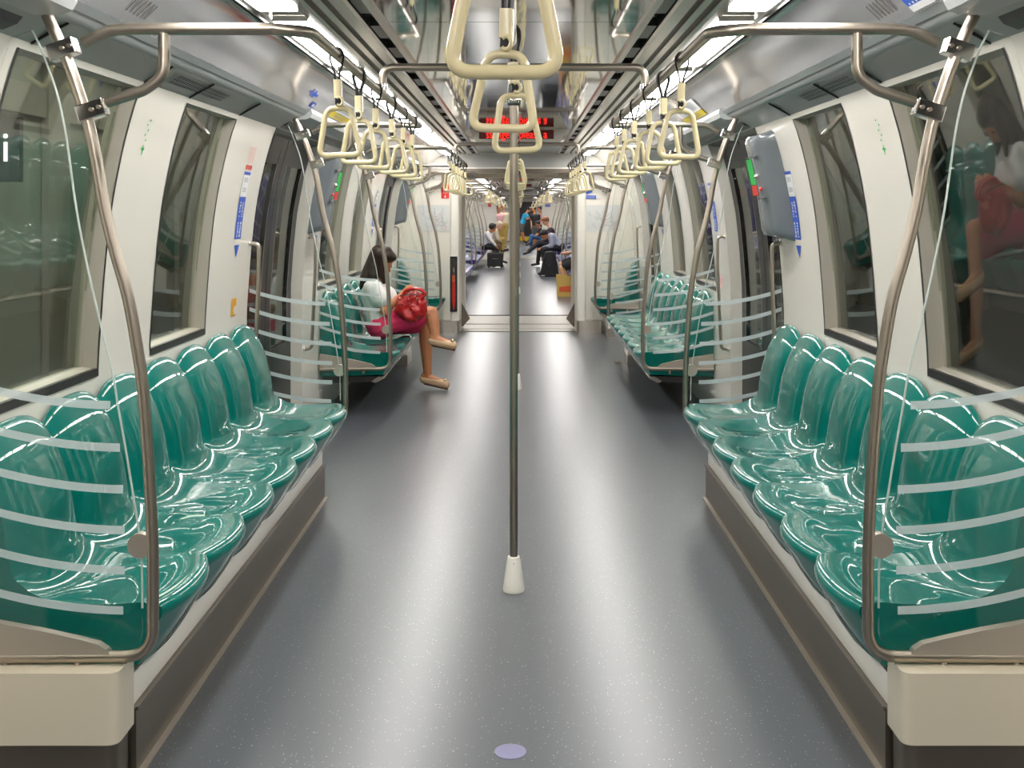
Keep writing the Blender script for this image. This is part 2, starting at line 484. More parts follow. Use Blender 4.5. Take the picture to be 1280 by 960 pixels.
def build_car(ya, yb, benches, doors, windows, lights):
    """structure of one car between two end walls"""
    # floor
    o = MB().box(-1.5, 1.5, ya, yb, -0.06, 0.0).build('floor', 'floor'); tag(o, kind='structure')
    # ceiling: centre panels with seams
    m = MB(); y = ya
    seams = [s for s in [4.13-2.63*i for i in range(3, -9, -1)] if ya < s < yb] if ya < 0 else [ya+2.6*i for i in range(1, 9) if ya+2.6*i < yb]
    ys = [ya]+seams+[yb]
    for a, b in zip(ys[:-1], ys[1:]): m.box(-0.459, 0.459, a+0.003, b-0.003, ZC, ZC+0.02)
    c = m.build('ceiling', 'mirror'); tag(c, kind='structure')
    m = MB().box(-0.47, 0.47, ya, yb, ZC+0.021, ZC+0.03); m.build('ceiling_backing', 'dark', c)
    for sx in (-1, 1):
        # linear air grille
        prof = [(.46,2.16),(.468,2.148),(.492,2.148),(.496,2.19),(.536,2.19),(.540,2.150),(.552,2.146),(.598,2.146),(.602,2.178),(.622,2.178),(.626,2.150),(.652,2.148),(.656,2.178),(.678,2.178),(.682,2.150),(.700,2.148),(.735,2.152),(.735,2.165),(.87,2.165),(.87,2.155)]
        g = MB().grid([[(sx*x, y, z) for x, z in prof] for y in (ya, yb)]).build('trim_%d' % nxt('trim'), 'grille'); tag(g, kind='structure')
        s = MB(); y = ya+0.1
        while y < yb-0.3:
            s.box(sx*.497, sx*.535, y, y+0.30, 2.155, 2.188); y += 0.56
        s.build('air_slot', 'black', g)
        # glossy cove, lip and soffit down to the wall head
        cp = crom([(x, 0, z) for x, z in SOFF], 4)
        m = MB()
        m.grid([[(sx*p.x, y, p.z) for p in cp] for y in (ya, yb)])
        cv = m.build('trim_%d' % nxt('trim'), 'cove', smooth=50); tag(cv, kind='structure')
        m = MB()
        for x, z in ((0.893, 2.149), (0.905, 2.147)): m.box(sx*x, sx*(x+.004), ya, yb, z-.006, z+.004)
        m.build('cove_bead', 'dark', cv)
        lip = [(1.095,1.995),(1.118,1.978),(1.121,1.984),(1.125,1.984),(1.128,1.972),(1.150,1.961),(1.153,1.966),(1.157,1.966),(1.165,1.960)]
        m = MB().grid([[(sx*x, y, z) for x, z in lip] for y in (ya, yb)]); l = m.build('lip_rail', 'grey', cv, smooth=60)
        sof = [(1.165,1.960),(1.20,1.946),(1.265,1.905)]
        m = MB().grid([[(sx*x, y, z) for x, z in sof] for y in (ya, yb)]); l = m.build('soffit', 'soffit', cv, smooth=60)
        # side wall with openings
        m = MB(); cuts = sorted([(a, b, 'w') for a, b in windows]+[(a, b, 'd') for a, b in doors])
        y = ya
        def solid(a, b, z0=0.0, z1=1.905, nz=20):
            m.grid([[(sx*wx(z), yy, z) for yy in (a, b)] for z in ([0.0]+zs(0.9, 1.905, nz) if z0 == 0 and z1 > 1 else zs(z0, z1, 4))])
        for a, b, t in cuts:
            if a > y: solid(y, a)
            if t == 'w':
                solid(a, b, 0.0, 0.925); solid(a, b, 1.885, 1.905)
            else:
                for e in (a, b):
                    m.grid([[(sx*(wx(z)+d), e, z) for d in (0, 0.12)] for z in [0.0]+zs(0.9, 1.905, 20)])
            y = b
        if y < yb: solid(y, yb)
        wl = m.build('wall_left' if sx < 0 else 'wall_right', 'wall', smooth=50); tag(wl, kind='structure')
        for a, b in windows: build_window(sx, a, b)
        for a, b in doors: build_door(sx, a, b)
        # lowered header above each doorway
    for (a, b) in doors:
        for sx in (-1, 1):
            ha, hb = a-0.02, b+0.55
            if ya < 5: ha = {1: a+0.03}.get(1)
            m = MB().prism([(sx*x, z) for x, z in [(1.085,2.012),(1.078,1.985),(1.09,1.962),(1.115,1.952),(1.42,1.948),(1.42,2.06),(1.12,2.06)]], 'y', ha, hb)
            h = m.build('trim_%d' % nxt('trim'), 'grey', smooth=30); tag(h, kind='structure')
            m = MB().prism([(sx*x, z) for x, z in [(1.20,1.949),(1.22,1.925),(1.30,1.893),(1.55,1.885),(1.55,1.949)]], 'y', ha+.02, hb-.02)
            m.build('header_recess', 'dark', h)
    for i in range(lights[1]):
        y0 = lights[0]+i*1.44
        for sx in (-1, 1):
            yield_light(sx, y0, i)

LIGHTS = []
def short_light(sx, y0, ln):
    r = root('ceiling_light', (sx*.80, y0+ln/2, 2.15))
    P = fillet([(sx*.735, y0, 0),(sx*.868, y0, 0),(sx*.868, y0+ln, 0),(sx*.735, y0+ln, 0)], .03, 5, closed=True)
    MB().prism([(p.x, p.y) for p in P], 'z', 2.1465, 2.1648).build('diffuser', 'lamp', r)
    LIGHTS.append((y0, 'left' if sx < 0 else 'right', r))
def yield_light(sx, y0, i):
    P = fillet([(sx*.735, y0, 0),(sx*.868, y0, 0),(sx*.868, y0+1.24, 0),(sx*.735, y0+1.24, 0)], .03, 5, closed=True)
    k = 'l%d' % sx
    if k not in PROTO:
        r = root('ceiling_light', (sx*.80, y0+.62, 2.15))
        MB().prism([(p.x, p.y) for p in P], 'z', 2.1465, 2.1648).build('diffuser', 'lamp', r)
        m = MB()
        for a, b in ((y0-.012, y0-.002), (y0+1.242, y0+1.252)): m.box(sx*.737, sx*.866, a, b, 2.146, 2.1645)
        m.build('end_cap', 'white', r)
        PROTO[k] = r; o = r
    else:
        o = copy_tree(PROTO[k], PTAB.setdefault(k, ALLKIDS())); o.location = (sx*.80, y0+.62, 2.15)
    side = 'left' if sx < 0 else 'right'
    LIGHTS.append((y0, side, o))
PROTO = {}; PTAB = {}

CAR1 = (-3.2, 13.65)
W1 = [(2.90-5.14, 3.82-5.14), (4.37-5.14, 5.12-5.14), (2.90, 3.82), (4.37, 5.12), (7.98, 8.85), (9.42, 10.15)]
D1 = [(0.74, 2.24), (5.92, 7.42), (11.10, 12.55)]
build_car(CAR1[0], CAR1[1], None, D1, W1, (2.59-1.44*3, 10))
for sx in (-1, 1): short_light(sx, 12.67, .82)
def far_car(ya):
    # mirrored layout: bay, bench, bay, bench, bay, bench, bay
    doors = [(ya+0.75+5.15*i, ya+2.25+5.15*i) for i in range(4)]
    wins = []
    for i in range(3):
        b0 = ya+0.5+2.0+5.15*i
        wins += [(b0+0.30, b0+1.15), (b0+1.75, b0+2.6)]
    build_car(ya, ya+18.5, None, doors, wins, (ya+0.5, 12))
CAR2, CAR3 = 15.9, 36.9
far_car(CAR2); far_car(CAR3)

# ---- end walls with gangway opening
OW, OH = 0.70, 1.935
def end_wall(y, face=-1, name='wall_end'):
    OW = .70 if face < 0 else .748
    t = 0.25 if face < 0 else -0.25
    m = MB()
    y0, y1 = min(y, y+t), max(y, y+t)
    for sx in (-1, 1):
        P = [(sx*OW, 0), (sx*1.46, 0), (sx*1.46, .92), (sx*1.40, 1.4), (sx*1.30, 1.9), (sx*1.15, 2.0), (sx*OW, 2.0)]
        m.prism(P, 'y', y0, y1)
    P = [(x, z) for x, z in [(-1.3,2.0),(1.3,2.0),(1.3,2.2),(-1.3,2.2)]]
    m.prism(P, 'y', y0, y1); m.box(-OW, OW, y0, y1, OH, 2.0)
    o = m.build(name, 'white', smooth=30); tag(o, kind='structure')
    b = MB()
    b.box(-OW-.01, OW+.01, y-0.015 if face < 0 else y-.01, y+.02, OH-.005, OH+.05)
    b.build('header_beam', 'brown', o)
    b = MB(); b.box(-1.12, 1.12, y-.03, y, OH+.051, OH+.066); b.build('header_ledge', 'white', o)
    # gently coved upper panel
    c = MB(); rows = []
    for yy, z in [(y-.03, OH+.066), (y-.035, 2.06), (y-.06, 2.11), (y-.12, 2.145), (y-.25, 2.158)]:
        rows.append([(x, yy, z) for x in (-.86, .86)])
    if face < 0: c.grid(rows).build('upper_panel', 'header', o, smooth=60)
    return o
end_wall(CAR1[1], -1, 'wall_front')
end_wall(CAR2+18.5, -1, 'wall_front')
m = end_wall(CAR2, 1, 'wall_back'); end_wall(CAR3, 1, 'wall_back')
o = MB().box(-1.5, 1.5, -3.25, -3.2, 0, 2.2).build('wall_back', 'white'); tag(o, kind='structure')
# gangways
for gy0, gy1 in ((13.9, 15.65), (34.65, 36.65)):
    m = MB()
    for sx in (-1, 1):
        prof = []
        n = 9
        for i in range(n+1):
            yy = gy0+(gy1-gy0)*i/n
            m.box(sx*.79, sx*.83, yy-0.06, yy+0.06, 0, 2.0)
        m.box(sx*.83, sx*.86, gy0, gy1, 0, 2.0)
    m.box(-.86, .86, gy0, gy1, 2.0, 2.04)
    o = m.build('wall_gangway', 'jamb'); tag(o, kind='structure')
    m = MB()
    for i, (a, b) in enumerate(((0, .55), (.55, 1.2), (1.2, gy1-gy0))):
        m.box(-.86, .86, gy0-.0+a, gy0+b-.015, -.05, 0.012+(.006 if i == 1 else 0))
    m.box(-.72, .72, gy0-.26, gy0, -.05, .009)
    o = m.build('floor', 'threshold'); tag(o, kind='structure')
    for sx in (-1, 1):
        m = MB().prism([(sx*.83, .02), (sx*.69, .03), (sx*.60, .13), (sx*.72, .36), (sx*.83, .38)], 'y', gy0+.05, gy0+.10)
        o = m.build('trim_%d' % nxt('trim'), 'kick'); tag(o, kind='structure')

# rounded pilasters either side of the gangway, stainless foot
for sx in (-1, 1):
    side = 'left' if sx < 0 else 'right'
    P = fillet([(sx*.70, 13.66), (sx*.712, 13.50), (sx*.815, 13.49), (sx*.828, 13.66)], [.0, .035, .03, 0], 6)
    P = [(p.x, p.y) for p in P]
    o = MB().prism(P, 'z', 0.15, 1.93).build('trim_%d' % nxt('trim'), 'white', smooth=30); tag(o, kind='structure')
    Q = fillet([(sx*.70, 13.66), (sx*.712, 13.495), (sx*1.02, 13.485), (sx*1.02, 13.66)], [.0, .035, .02, 0], 6)
    MB().prism([(p.x, p.y) for p in Q], 'z', 0.0, 0.15).build('kick_plate', 'steel', o, smooth=30)
    # joint lines on the end wall
    mm = MB(); mm.box(sx*1.095, sx*1.099, 13.646, 13.652, .55, 1.85); mm.box(sx*.9, sx*1.35, 13.646, 13.652, 1.85, 1.854)
    mm.build('panel_joint', 'ink', o)
# ---- outside: platform on the left, tunnel on the right
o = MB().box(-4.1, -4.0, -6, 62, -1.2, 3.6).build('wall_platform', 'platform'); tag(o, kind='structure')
m = MB()
for i in range(16): m.box(-3.99, -3.93, -5+i*3.6, -4.9+i*3.6+.35, -1.0, 3.4)
m.box(-3.99, -3.95, -6, 62, 2.25, 2.5)
m.build('platform_pilaster', 'reveal', o)
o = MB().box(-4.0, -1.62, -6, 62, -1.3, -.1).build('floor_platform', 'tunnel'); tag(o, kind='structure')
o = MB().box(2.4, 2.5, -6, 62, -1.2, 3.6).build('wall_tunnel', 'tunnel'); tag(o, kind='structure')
# lit information sign on the platform
r = root('information_sign', (-3.5, 7.6, 1.9), 'small dark platform sign with a glowing white letter i outside the left window', 'sign')
yy = 3.6*1.0
MB().box(-2.62, -2.30, 5.20, 5.24, 1.60, 1.90).build('sign_board', 'dark', r)
text('i', 0.20, 'signglow', Matrix.Translation((-2.36, 5.19, 1.755)) @ Matrix.Rotation(PI/2, 4, 'X'), r, 'letter')
MB().tube([(-2.45, 5.22, 1.9), (-2.45, 5.22, 3.4)], .015).build('hanger', 'dark', r)
# ================================================================== SEATS AND BENCHES
C_PROF = [(.942,.283),(.912,.328),(.882,.380),(.862,.420),(.880,.446),(.935,.447),(1.01,.437),(1.10,.432),(1.17,.437),(1.222,.456),(1.250,.500),(1.262,.56),(1.278,.65),(1.308,.745),(1.345,.822),(1.376,.868),(1.400,.884),(1.414,.868),(1.416,.80)]
J_PROF = [(.966,.286),(.942,.335),(.918,.385),(.903,.422),(.914,.443),(.955,.449),(1.02,.445),(1.10,.443),(1.18,.450),(1.245,.476),(1.288,.515),(1.303,.57),(1.316,.65),(1.338,.728),(1.364,.786),(1.386,.815),(1.400,.823),(1.411,.812),(1.416,.77)]
PITCH = 0.431
def seat_mesh():
    K = 4; ca = crom([(x, 0, z) for x, z in C_PROF], K); ja = crom([(x, 0, z) for x, z in J_PROF], K)
    NV = 22; hw = PITCH/2-0.0006
    vs = [v for v in [math.copysign(abs(i/(NV/2))**0.72, i) for i in range(-NV//2, NV//2+1)]]
    rows = []
    for v in vs:
        a = abs(v); row = []
        for k, (c, j) in enumerate(zip(ca, ja)):
            f = k/(len(ca)-1)
            e = [(0, 2.1), (.30, 2.1), (.48, 2.2), (.62, 4.4), (.74, 4.4), (.90, 2.9), (1.01, 2.7)]
            for (f0, e0), (f1, e1) in zip(e[:-1], e[1:]):
                if f0 <= f < f1: q = (f-f0)/(f1-f0); ex = e0+(e1-e0)*q*q*(3-2*q)
            p = j+(c-j)*(1-a**ex)
            if 0.30 < f < 0.50: p = p-Vector((0, 0, 0.006*(math.cos(min(1, a/.8)*PI)*.5+.5)*math.sin((f-.30)/.2*PI)))
            row.append((p.x, v*hw, p.z))
        row.append((1.416, v*hw, .272))
        rows.append(row)
    m = MB(); m.grid(rows); n = len(rows[0])
    # underside and end faces
    for r_, base in ((0, 0), (len(rows)-1, (len(rows)-1)*n)):
        m.f.append(tuple(base+i for i in range(n))); m.mi.append(0)
    m.f.append(tuple([i*n for i in range(len(rows))]+[i*n+n-1 for i in range(len(rows)-1, -1, -1)])); m.mi.append(0)
    return m
SEAT = {}
def seat(sx, parent, yc, matname):
    k = (sx,)
    if k not in SEAT:
        m = seat_mesh(); m.v = [(sx*x, y, z) for x, y, z in m.v]
        o = m.build('seat', 'teal', None, smooth=42)
        SEAT[k] = o.data
        bpy.data.objects.remove(o)
    o = bpy.data.objects.new('seat', SEAT[k]); COL.objects.link(o); o.parent = parent
    o.location = (-parent.location.x, yc-parent.location.y, -parent.location.z)
    if matname != 'teal':
        o.material_slots[0].link = 'OBJECT'; o.material_slots[0].material = M[matname]
    return o

def bench(sx, y0, n, matname, label, base='full', group=None, simple=False):
    yl = y0+n*PITCH
    r = root('bench_seat', (sx*1.15, (y0+yl)/2, 0.0 if base == 'full' else 0.28), label, 'bench', group)
    for i in range(n): seat(sx, r, y0+PITCH*(i+.5), matname)
    m = MB()      # dark carrier under the shells
    m.prism([(sx*x, z) for x, z in [(1.0,.272),(1.40,.272),(1.40,.22),(1.05,.235)]], 'y', y0+.01, yl-.02)
    m.build('seat_carrier', 'dark', r)
    if base == 'full':
        ye = yl-.20
        MB().box(sx*.972, sx*1.40, y0+.007, ye, 0, .172).build('kick_plate', 'kick', r)
        MB().box(sx*.985, sx*1.40, y0+.007, ye, .173, .255).build('base_panel', 'white', r)
        MB().box(sx*.966, sx*.974, y0+.007, ye, .166, .176).build('edge_trim', 'brown', r)
        MB().box(sx*.955, sx*.972, y0+.007, ye, 0.001, .006).build('floor_seal', 'plate', r)
    else:
        m = MB()
        m.prism([(sx*x, z) for x, z in [(.965,.270),(.958,.258),(1.02,.225),(1.05,.235),(1.0,.271)]], 'y', y0+.01, yl-.01)
        m.build('front_channel', 'purple' if simple else 'steel', r)
        if not simple:
            for yy in (yl-.45,):
                m = MB().box(sx*1.05, sx*1.40, yy, yy+.40, 0.0, .24); m.build('support_box', 'white', r)
                MB().box(sx*1.045, sx*1.40, yy-.005, yy+.405, 0.0, .10).build('kick_plate', 'steel', r)
    return r

# ================================================================== DRAUGHT SCREENS
SA = 2.83/F
def L(x, y): return (-((x-650)*SA+CAMX), CAMZ-(y-265)*SA)      # half-width and height in the nearest screen's plane
POLE_PX = [(59,19),(73,50),(87,83),(100,121),(112,160),(122,210),(131,262),(145,318),(155,352),(163,385),(172,438),(178,480),(184,555),(189,640),(191,700),(191,748)]
def screen(sx, y, label, group=None, cam_side=-1, box=False, simple=False, decal=True):
    r = root('draught_screen', (sx*.905, y, .30), label, 'glass screen', group)
    pts = [Vector((sx*L(*p)[0], y, L(*p)[1])) for p in POLE_PX]
    low = [Vector((sx*a, y, b)) for a, b in [L(191,790), L(186,819), L(150,820)]]
    low = fillet([pts[-1], Vector((sx*L(191,820)[0], y, L(191,820)[1])), Vector((sx*1.41, y, L(0,822)[1]))], .085, 8)
    path = crom(pts, 3)+low[1:]
    MB().tube(path, .0150, 14 if not simple else 8).build('grab_pole', 'rail', r, smooth=60)
    # glass sheet
    E = [L(*p) for p in [(40,38),(50,58),(60,84),(70,112),(77,140),(84,178),(92,238),(99,282),(107,322),(116,364),(125,402),(140,462),(147,505),(156,555),(165,610),(173,660),(177,700),(178,760)]]
    Ecv = [(p.x, p.z) for p in crom([(a, 0, b) for a, b in E], 2)]
    bot = fillet([(E[-1][0], 0, E[-1][1]), (L(178,812)[0], 0, L(178,812)[1]), (1.30, 0, .352)], .06, 6)[1:]
    poly = Ecv+[(p.x, p.z) for p in bot]+[(1.41, .352), (1.415, .92)]+[(wx(z)-.004, z) for z in zs(1.0, 1.90, 8)]
    t = .005
    gs = MB().prism([(sx*a, b) for a, b in poly], 'y', y-t, y+t).build('glass_sheet', 'screen', r)
    if not simple:
        ed = [(sx*a, y, b) for a, b in Ecv]
        MB().tube(ed, .0028, 6).build('glass_edge', 'edge', r, smooth=60)
    if decal:
        for xr, yr in ((139,506),(151,559),(155,611),(157,662),(157,712),(155,762)):
            m = MB(); X0, Z0 = L(xr, yr); up = []; dn = []
            n = 12
            for i in range(n+1):
                X = X0+(1.412-X0)*i/n; d = X-X0; Z = Z0+.40*d*d+.015*d
                up.append((X, Z+.0105)); dn.append((X, Z-.0105))
            for i in range(n):
                a, b, c_, d_ = up[i], up[i+1], dn[i+1], dn[i]
                yy = y+cam_side*(t+.0008)
                m.add([(sx*p[0], yy, p[1]) for p in (a, b, c_, d_)], [(0,1,2,3)])
            m.build('frosted_stripe', 'film', gs)
    X, Z = L(176, 681); m = MB()
    circ = [(X+.031*math.cos(2*PI*k/24), Z+.031*math.sin(2*PI*k/24)) for k in range(24)]
    m.prism([(sx*a, b) for a, b in circ], 'y', y-.011, y+.011).build('glass_clip', 'plate', r)
    # steel plate along the bottom rail
    K = [(1.41, .335), (1.41, L(0,777)[1]+.02)]+[L(*p) for p in [(0,777),(50,786),(100,797),(124,803),(135,810),(140,817)]]+[(L(140,817)[0], .335)]
    MB().prism([(sx*a, b) for a, b in K], 'y', y-.012, y+.012).build('lower_plate', 'plate', r)
    if not simple:
        for xp in (7, 97):
            X, _ = L(xp, 0); MB().tube([(sx*X, y, .335), (sx*X, y, .302)], .010, 10).build('support_foot', 'rail', r)
    if box:
        P = fillet([(sx*.972, y-.06, 0), (sx*.972, y+.075, 0), (sx*1.405, y+.075, 0), (sx*1.405, y-.06, 0)], [.03, .02, 0, 0], 6, closed=True)
        b = MB().prism([(p.x, p.y) for p in P], 'z', .140, .318).build('base_box', 'beige', r, smooth=30, bevel=.0)
        P = fillet([(sx*.985, y-.045, 0), (sx*.985, y+.07, 0), (sx*1.405, y+.07, 0), (sx*1.405, y-.045, 0)], [.035, .02, 0, 0], 6, closed=True)
        MB().prism([(p.x, p.y) for p in P], 'z', 0.0, .141).build('base_skirt', 'kick', r, smooth=30)
    return r

# ================================================================== OVERHEAD RAILS
RX, RZ = .505, 1.905
def clamp(sx, cx_, cz, dx_, dz_, y, parent):
    """two-bolt clamp: block along (dx,dz) round the pole"""
    d = Vector((sx*dx_, 0, dz_)).normalized(); n_ = Vector((0, 1, 0)); u = d.cross(n_)
    m = MB(); m.obox((sx*cx_, y, cz), d, n_, u, .036, .020, .0215)
    c = m.build('clamp', 'chrome', parent, bevel=.003)
    m = MB()
    for s_ in (.004, .024):
        p = Vector((sx*cx_, y-.0205, cz))+d*s_
        m.tube([p, p+Vector((0, -.004, 0))], .0055, 10)
    m.build('bolt', 'rail', c, smooth=40)
def arm_set(r, sx, y, into):
    """upper arm and brace from the pole at y; into=+1 rail runs on to +y"""
    a = [L(104,54), L(138,38), L(165,36)]
    for (cx_, cz), (dx_, dz_) in (((1.130, 1.870), (-1, .36)), ((1.056, 1.716), (-1, .33))):
        clamp(sx, cx_, cz, dx_, dz_, y, r)
    b = [L(133,128), L(180,113), L(205,95), L(205,42)]
    path = fillet([(sx*p, y, z) for p, z in b], [0, .06, .07, 0], 7)
    MB().tube(path, .0145, 12).build('brace', 'rail', r, smooth=60)
def handrail(sx, ya, yb, label, group=None, ends=(True, True)):
    r = root('overhead_handrail', (sx*RX, (ya+yb)/2, RZ), label, 'handrail', group)
    s = [L(104,54), L(138,38), L(165,36)]
    A = [(sx*p, ya, z) for p, z in s]+[(sx*.60, ya, 1.922)]
    B = [(sx*p, yb, z) for p, z in s]+[(sx*.60, yb, 1.922)]
    pts = A+[(sx*RX, ya, 1.915), (sx*RX, yb, 1.915)]+B[::-1]
    path = fillet(pts, [0, .10, .10, .0, .085, .085, .0, .10, .10, 0], 7)
    MB().tube(path, .0155, 14).build('rail', 'rail', r, smooth=60)
    arm_set(r, sx, ya, 1); arm_set(r, sx, yb, -1)
    return r
def crossbar(y, label, group=None):
    r = root('overhead_crossbar', (0, y, 1.95), label, 'crossbar', group)
    pts = [(-RX, y, 1.925), (-RX, y, 2.018), (RX, y, 2.018), (RX, y, 1.925)]
    MB().tube(fillet(pts, .055, 8), .0155, 14).build('bar', 'rail', r, smooth=60)
    for sx in (-1, 1):
        m = MB(); m.tube([(sx*RX, y, 1.931), (sx*RX, y, 1.952)], .019, 14); m.build('collar', 'chrome', r, smooth=40)
    return r
def centre_pole(y, label, group=None):
    r = root('centre_pole', (0, y, 0), label, 'grab pole', group)
    MB().tube([(0, y, .10), (0, y, 1.875)], .0155, 18).build('pole', 'rail', r, smooth=60)
    c = MB().lathe((0, y, 0), [(.041, 0), (.042, .008), (.039, .03), (.034, .07), (.026, .122), (.023, .132), (.016, .133)]).build('floor_collar', 'white', r, smooth=50)
    MB().ell((0, y-.0285, .112), (.002, .002, .002)).build('screw', 'dark', c)
    j = MB().lathe((0, y, 0), [(.017, 1.87), (.024, 1.872), (.026, 1.885), (.024, 1.93), (.021, 2.00)]).build('top_joint', 'dark', r, smooth=50)
    MB().lathe((0, y, 0), [(.0255, 1.876), (.029, 1.880), (.029, 1.900), (.0255, 1.904)]).build('joint_ring', 'chrome', j, smooth=50)
    return r

# ================================================================== STRAP HANGERS
def make_strap():
    r = root('strap_hanger', (0, 0, 0))
    # black webbing round the rail, closing to a V
    m = MB(); wd = .0115
    for s_ in (-1, 1):
        pth = [(0, .0185), (.012, .0150), (.0185, .004), (.0190, -.014), (.0145, -.032), (.0065, -.056), (.0055, -.078)]
        for (x0, z0), (x1, z1) in zip(pth[:-1], pth[1:]):
            d = Vector((x1-x0, 0, z1-z0)).normalized(); n_ = Vector((d.z, 0, -d.x))*.0026
            vs = []
            for x, z in ((x0, z0), (x1, z1)):
                for q in (-1, 1):
                    for yy in (-wd, wd): vs.append((s_*(x+n_.x*q), yy, z+n_.z*q))
            m.add(vs, [(0,1,3,2),(4,6,7,5),(0,4,5,1),(2,3,7,6),(0,2,6,4),(1,5,7,3)])
    m.build('webbing', 'strap', r)
    P = fillet([(-.0115, -.0135, 0), (.0115, -.0135, 0), (.0115, .0135, 0), (-.0115, .0135, 0)], .004, 3, closed=True)
    MB().prism([(p.x, p.y) for p in P], 'z', -.127, -.074).build('sleeve', 'cream', r, smooth=40)
    MB().box(-.008, .008, -.011, .011, -.144, -.126).build('lower_loop', 'strap', r)
    hk = [Vector((.010*math.sin(a), 0, -.141-.012*math.cos(a)+.004)) for a in [i*PI/8 for i in range(-2, 11)]]
    MB().tube([(p.x+.003, p.y-.012, p.z) for p in hk], .0045, 8).build('hook', 'cream', r, smooth=60)
    pts = [(-.034, 0, -.156), (.034, 0, -.156), (.0605, 0, -.292), (-.0605, 0, -.292)]
    MB().tube(fillet(pts, [.030, .030, .022, .022], 7, closed=True), .0083, 12, closed=True).build('handle', 'cream', r, smooth=60)
    return r
STRAP0 = make_strap(); STAB = None; used0 = [False]
def strap(x, y, z, label, group=None, rz=0, tilt=0, ry=0):
    global STAB
    if STAB is None: STAB = ALLKIDS()
    if not used0[0]: o = STRAP0; used0[0] = True
    else: o = copy_tree(STRAP0, STAB)
    o.location = (x, y, z); o.rotation_euler = (math.radians(tilt), math.radians(ry), math.radians(rz))
    return tag(o, label, 'strap hanger', group)

# ================================================================== CAR 1 FITTINGS
A_, B_, C_, D_, E_ = 2.83, 5.95, 8.02, 11.15, 13.08
for sx in (-1, 1):
    sd = 'left' if sx < 0 else 'right'
    bench(sx, 2.90, 7, 'teal', 'nearest glossy green moulded bench of seven seats along the %s wall' % sd)
    bench(sx, 8.08, 7, 'teal', 'green moulded bench beyond the first %s doorway, %s' % (sd, 'with the woman seated on it' if sx < 0 else 'all its seats empty'), base='cant')
    bench(sx, 13.10, 1, 'teal', 'single green seat in the %s corner against the end wall' % sd, base='cant')
    screen(sx, A_, 'nearest glass draught screen with curved pole at the %s edge of the view' % sd, box=True)
    screen(sx, B_, 'glass draught screen with frosted stripes at the far end of the nearest %s bench' % sd)
    screen(sx, C_, 'glass draught screen with frosted stripes at the near end of the second %s bench' % sd, cam_side=-1)
    screen(sx, D_, 'glass draught screen at the far end of the second %s bench' % sd)
    screen(sx, E_, 'glass draught screen beside the single %s corner seat' % sd)
    handrail(sx, A_+.0, B_, 'overhead steel handrail above the nearest %s bench' % sd)
    handrail(sx, C_, D_, 'overhead steel handrail above the second %s bench' % sd)
    handrail(sx, E_, CAR1[1]-.05, 'short overhead steel handrail above the single %s corner seat' % sd)
crossbar(4.32, 'nearest overhead steel crossbar joining both rails above the centre pole')
crossbar(9.20, 'second overhead steel crossbar beyond the red message display')
centre_pole(4.32, 'tall steel centre pole with a white collar standing in the middle of the aisle')
centre_pole(9.20, 'second centre pole, hidden behind the nearest one')
for i, (xl, xr, rot) in enumerate(zip((3.23,3.68,4.13,4.60,5.07,5.53), (3.32,3.76,4.21,4.69,5.17,5.63), (6,-9,4,-5,7,-4))):
    strap(-RX, xl, 1.915, '%s strap hanger from the camera on the left rail over the nearest bench' % ORD[i], None, rot, 0, (i % 3-1)*2)
    strap(RX, xr, 1.915, '%s strap hanger from the camera on the right rail over the nearest bench' % ORD[i], None, -rot-3, 0, (1-i % 3)*2)
for i in range(6):
    y = 8.42+.46*i
    for sx in (-1, 1):
        strap(sx*RX, y, 1.915, '%s strap hanger from the camera on the %s rail over the second bench' % (ORD[i], 'left' if sx < 0 else 'right'), None, random.uniform(-12, 12), 0, random.uniform(-4, 4))
# centre rails in the door bays
def centre_rail(y0, y1, label, group=None):
    r = root('centre_rail', (0, (y0+y1)/2, RZ), label, 'handrail', group)
    MB().tube(fillet([(0, y0, ZC), (0, y0, 1.905), (0, y1, 1.905), (0, y1, ZC)], .07, 7), .0150, 12).build('rail', 'rail', r, smooth=60)
    for y in (y0, y1):
        MB().lathe((0, y, 0), [(.034, ZC-.012), (.034, ZC-.001)]).build('ceiling_flange', 'chrome', r, smooth=40)
centre_rail(-.6, 2.98, 'centre ceiling rail carrying the large straps closest to the camera')
centre_rail(6.05, 7.95, 'centre ceiling rail between the first pair of doors')
centre_rail(11.25, 13.0, 'centre ceiling rail between the doors by the gangway')
strap(.007, 1.225, 1.905, 'largest strap hanger, at the top centre right in front of the camera', None, 2)
strap(.004, 2.05, 1.905, 'second large centre strap hanger, just behind the largest one', None, -14, 0, 2.5)
strap(.003, 2.78, 1.905, 'third centre strap hanger, tilted, in front of the red message display', None, 12, 0, -3)
for j, (yy, t) in enumerate(((6.2, 'first'), (6.7, 'second'), (7.2, 'third'), (7.7, 'fourth'), (11.4, 'fifth'), (11.95, 'sixth'), (12.5, 'seventh'))):
    strap(.0, yy, 1.905, '%s of the small centre strap hangers stacked behind the centre pole' % t, 'small centre straps behind the pole', 0)

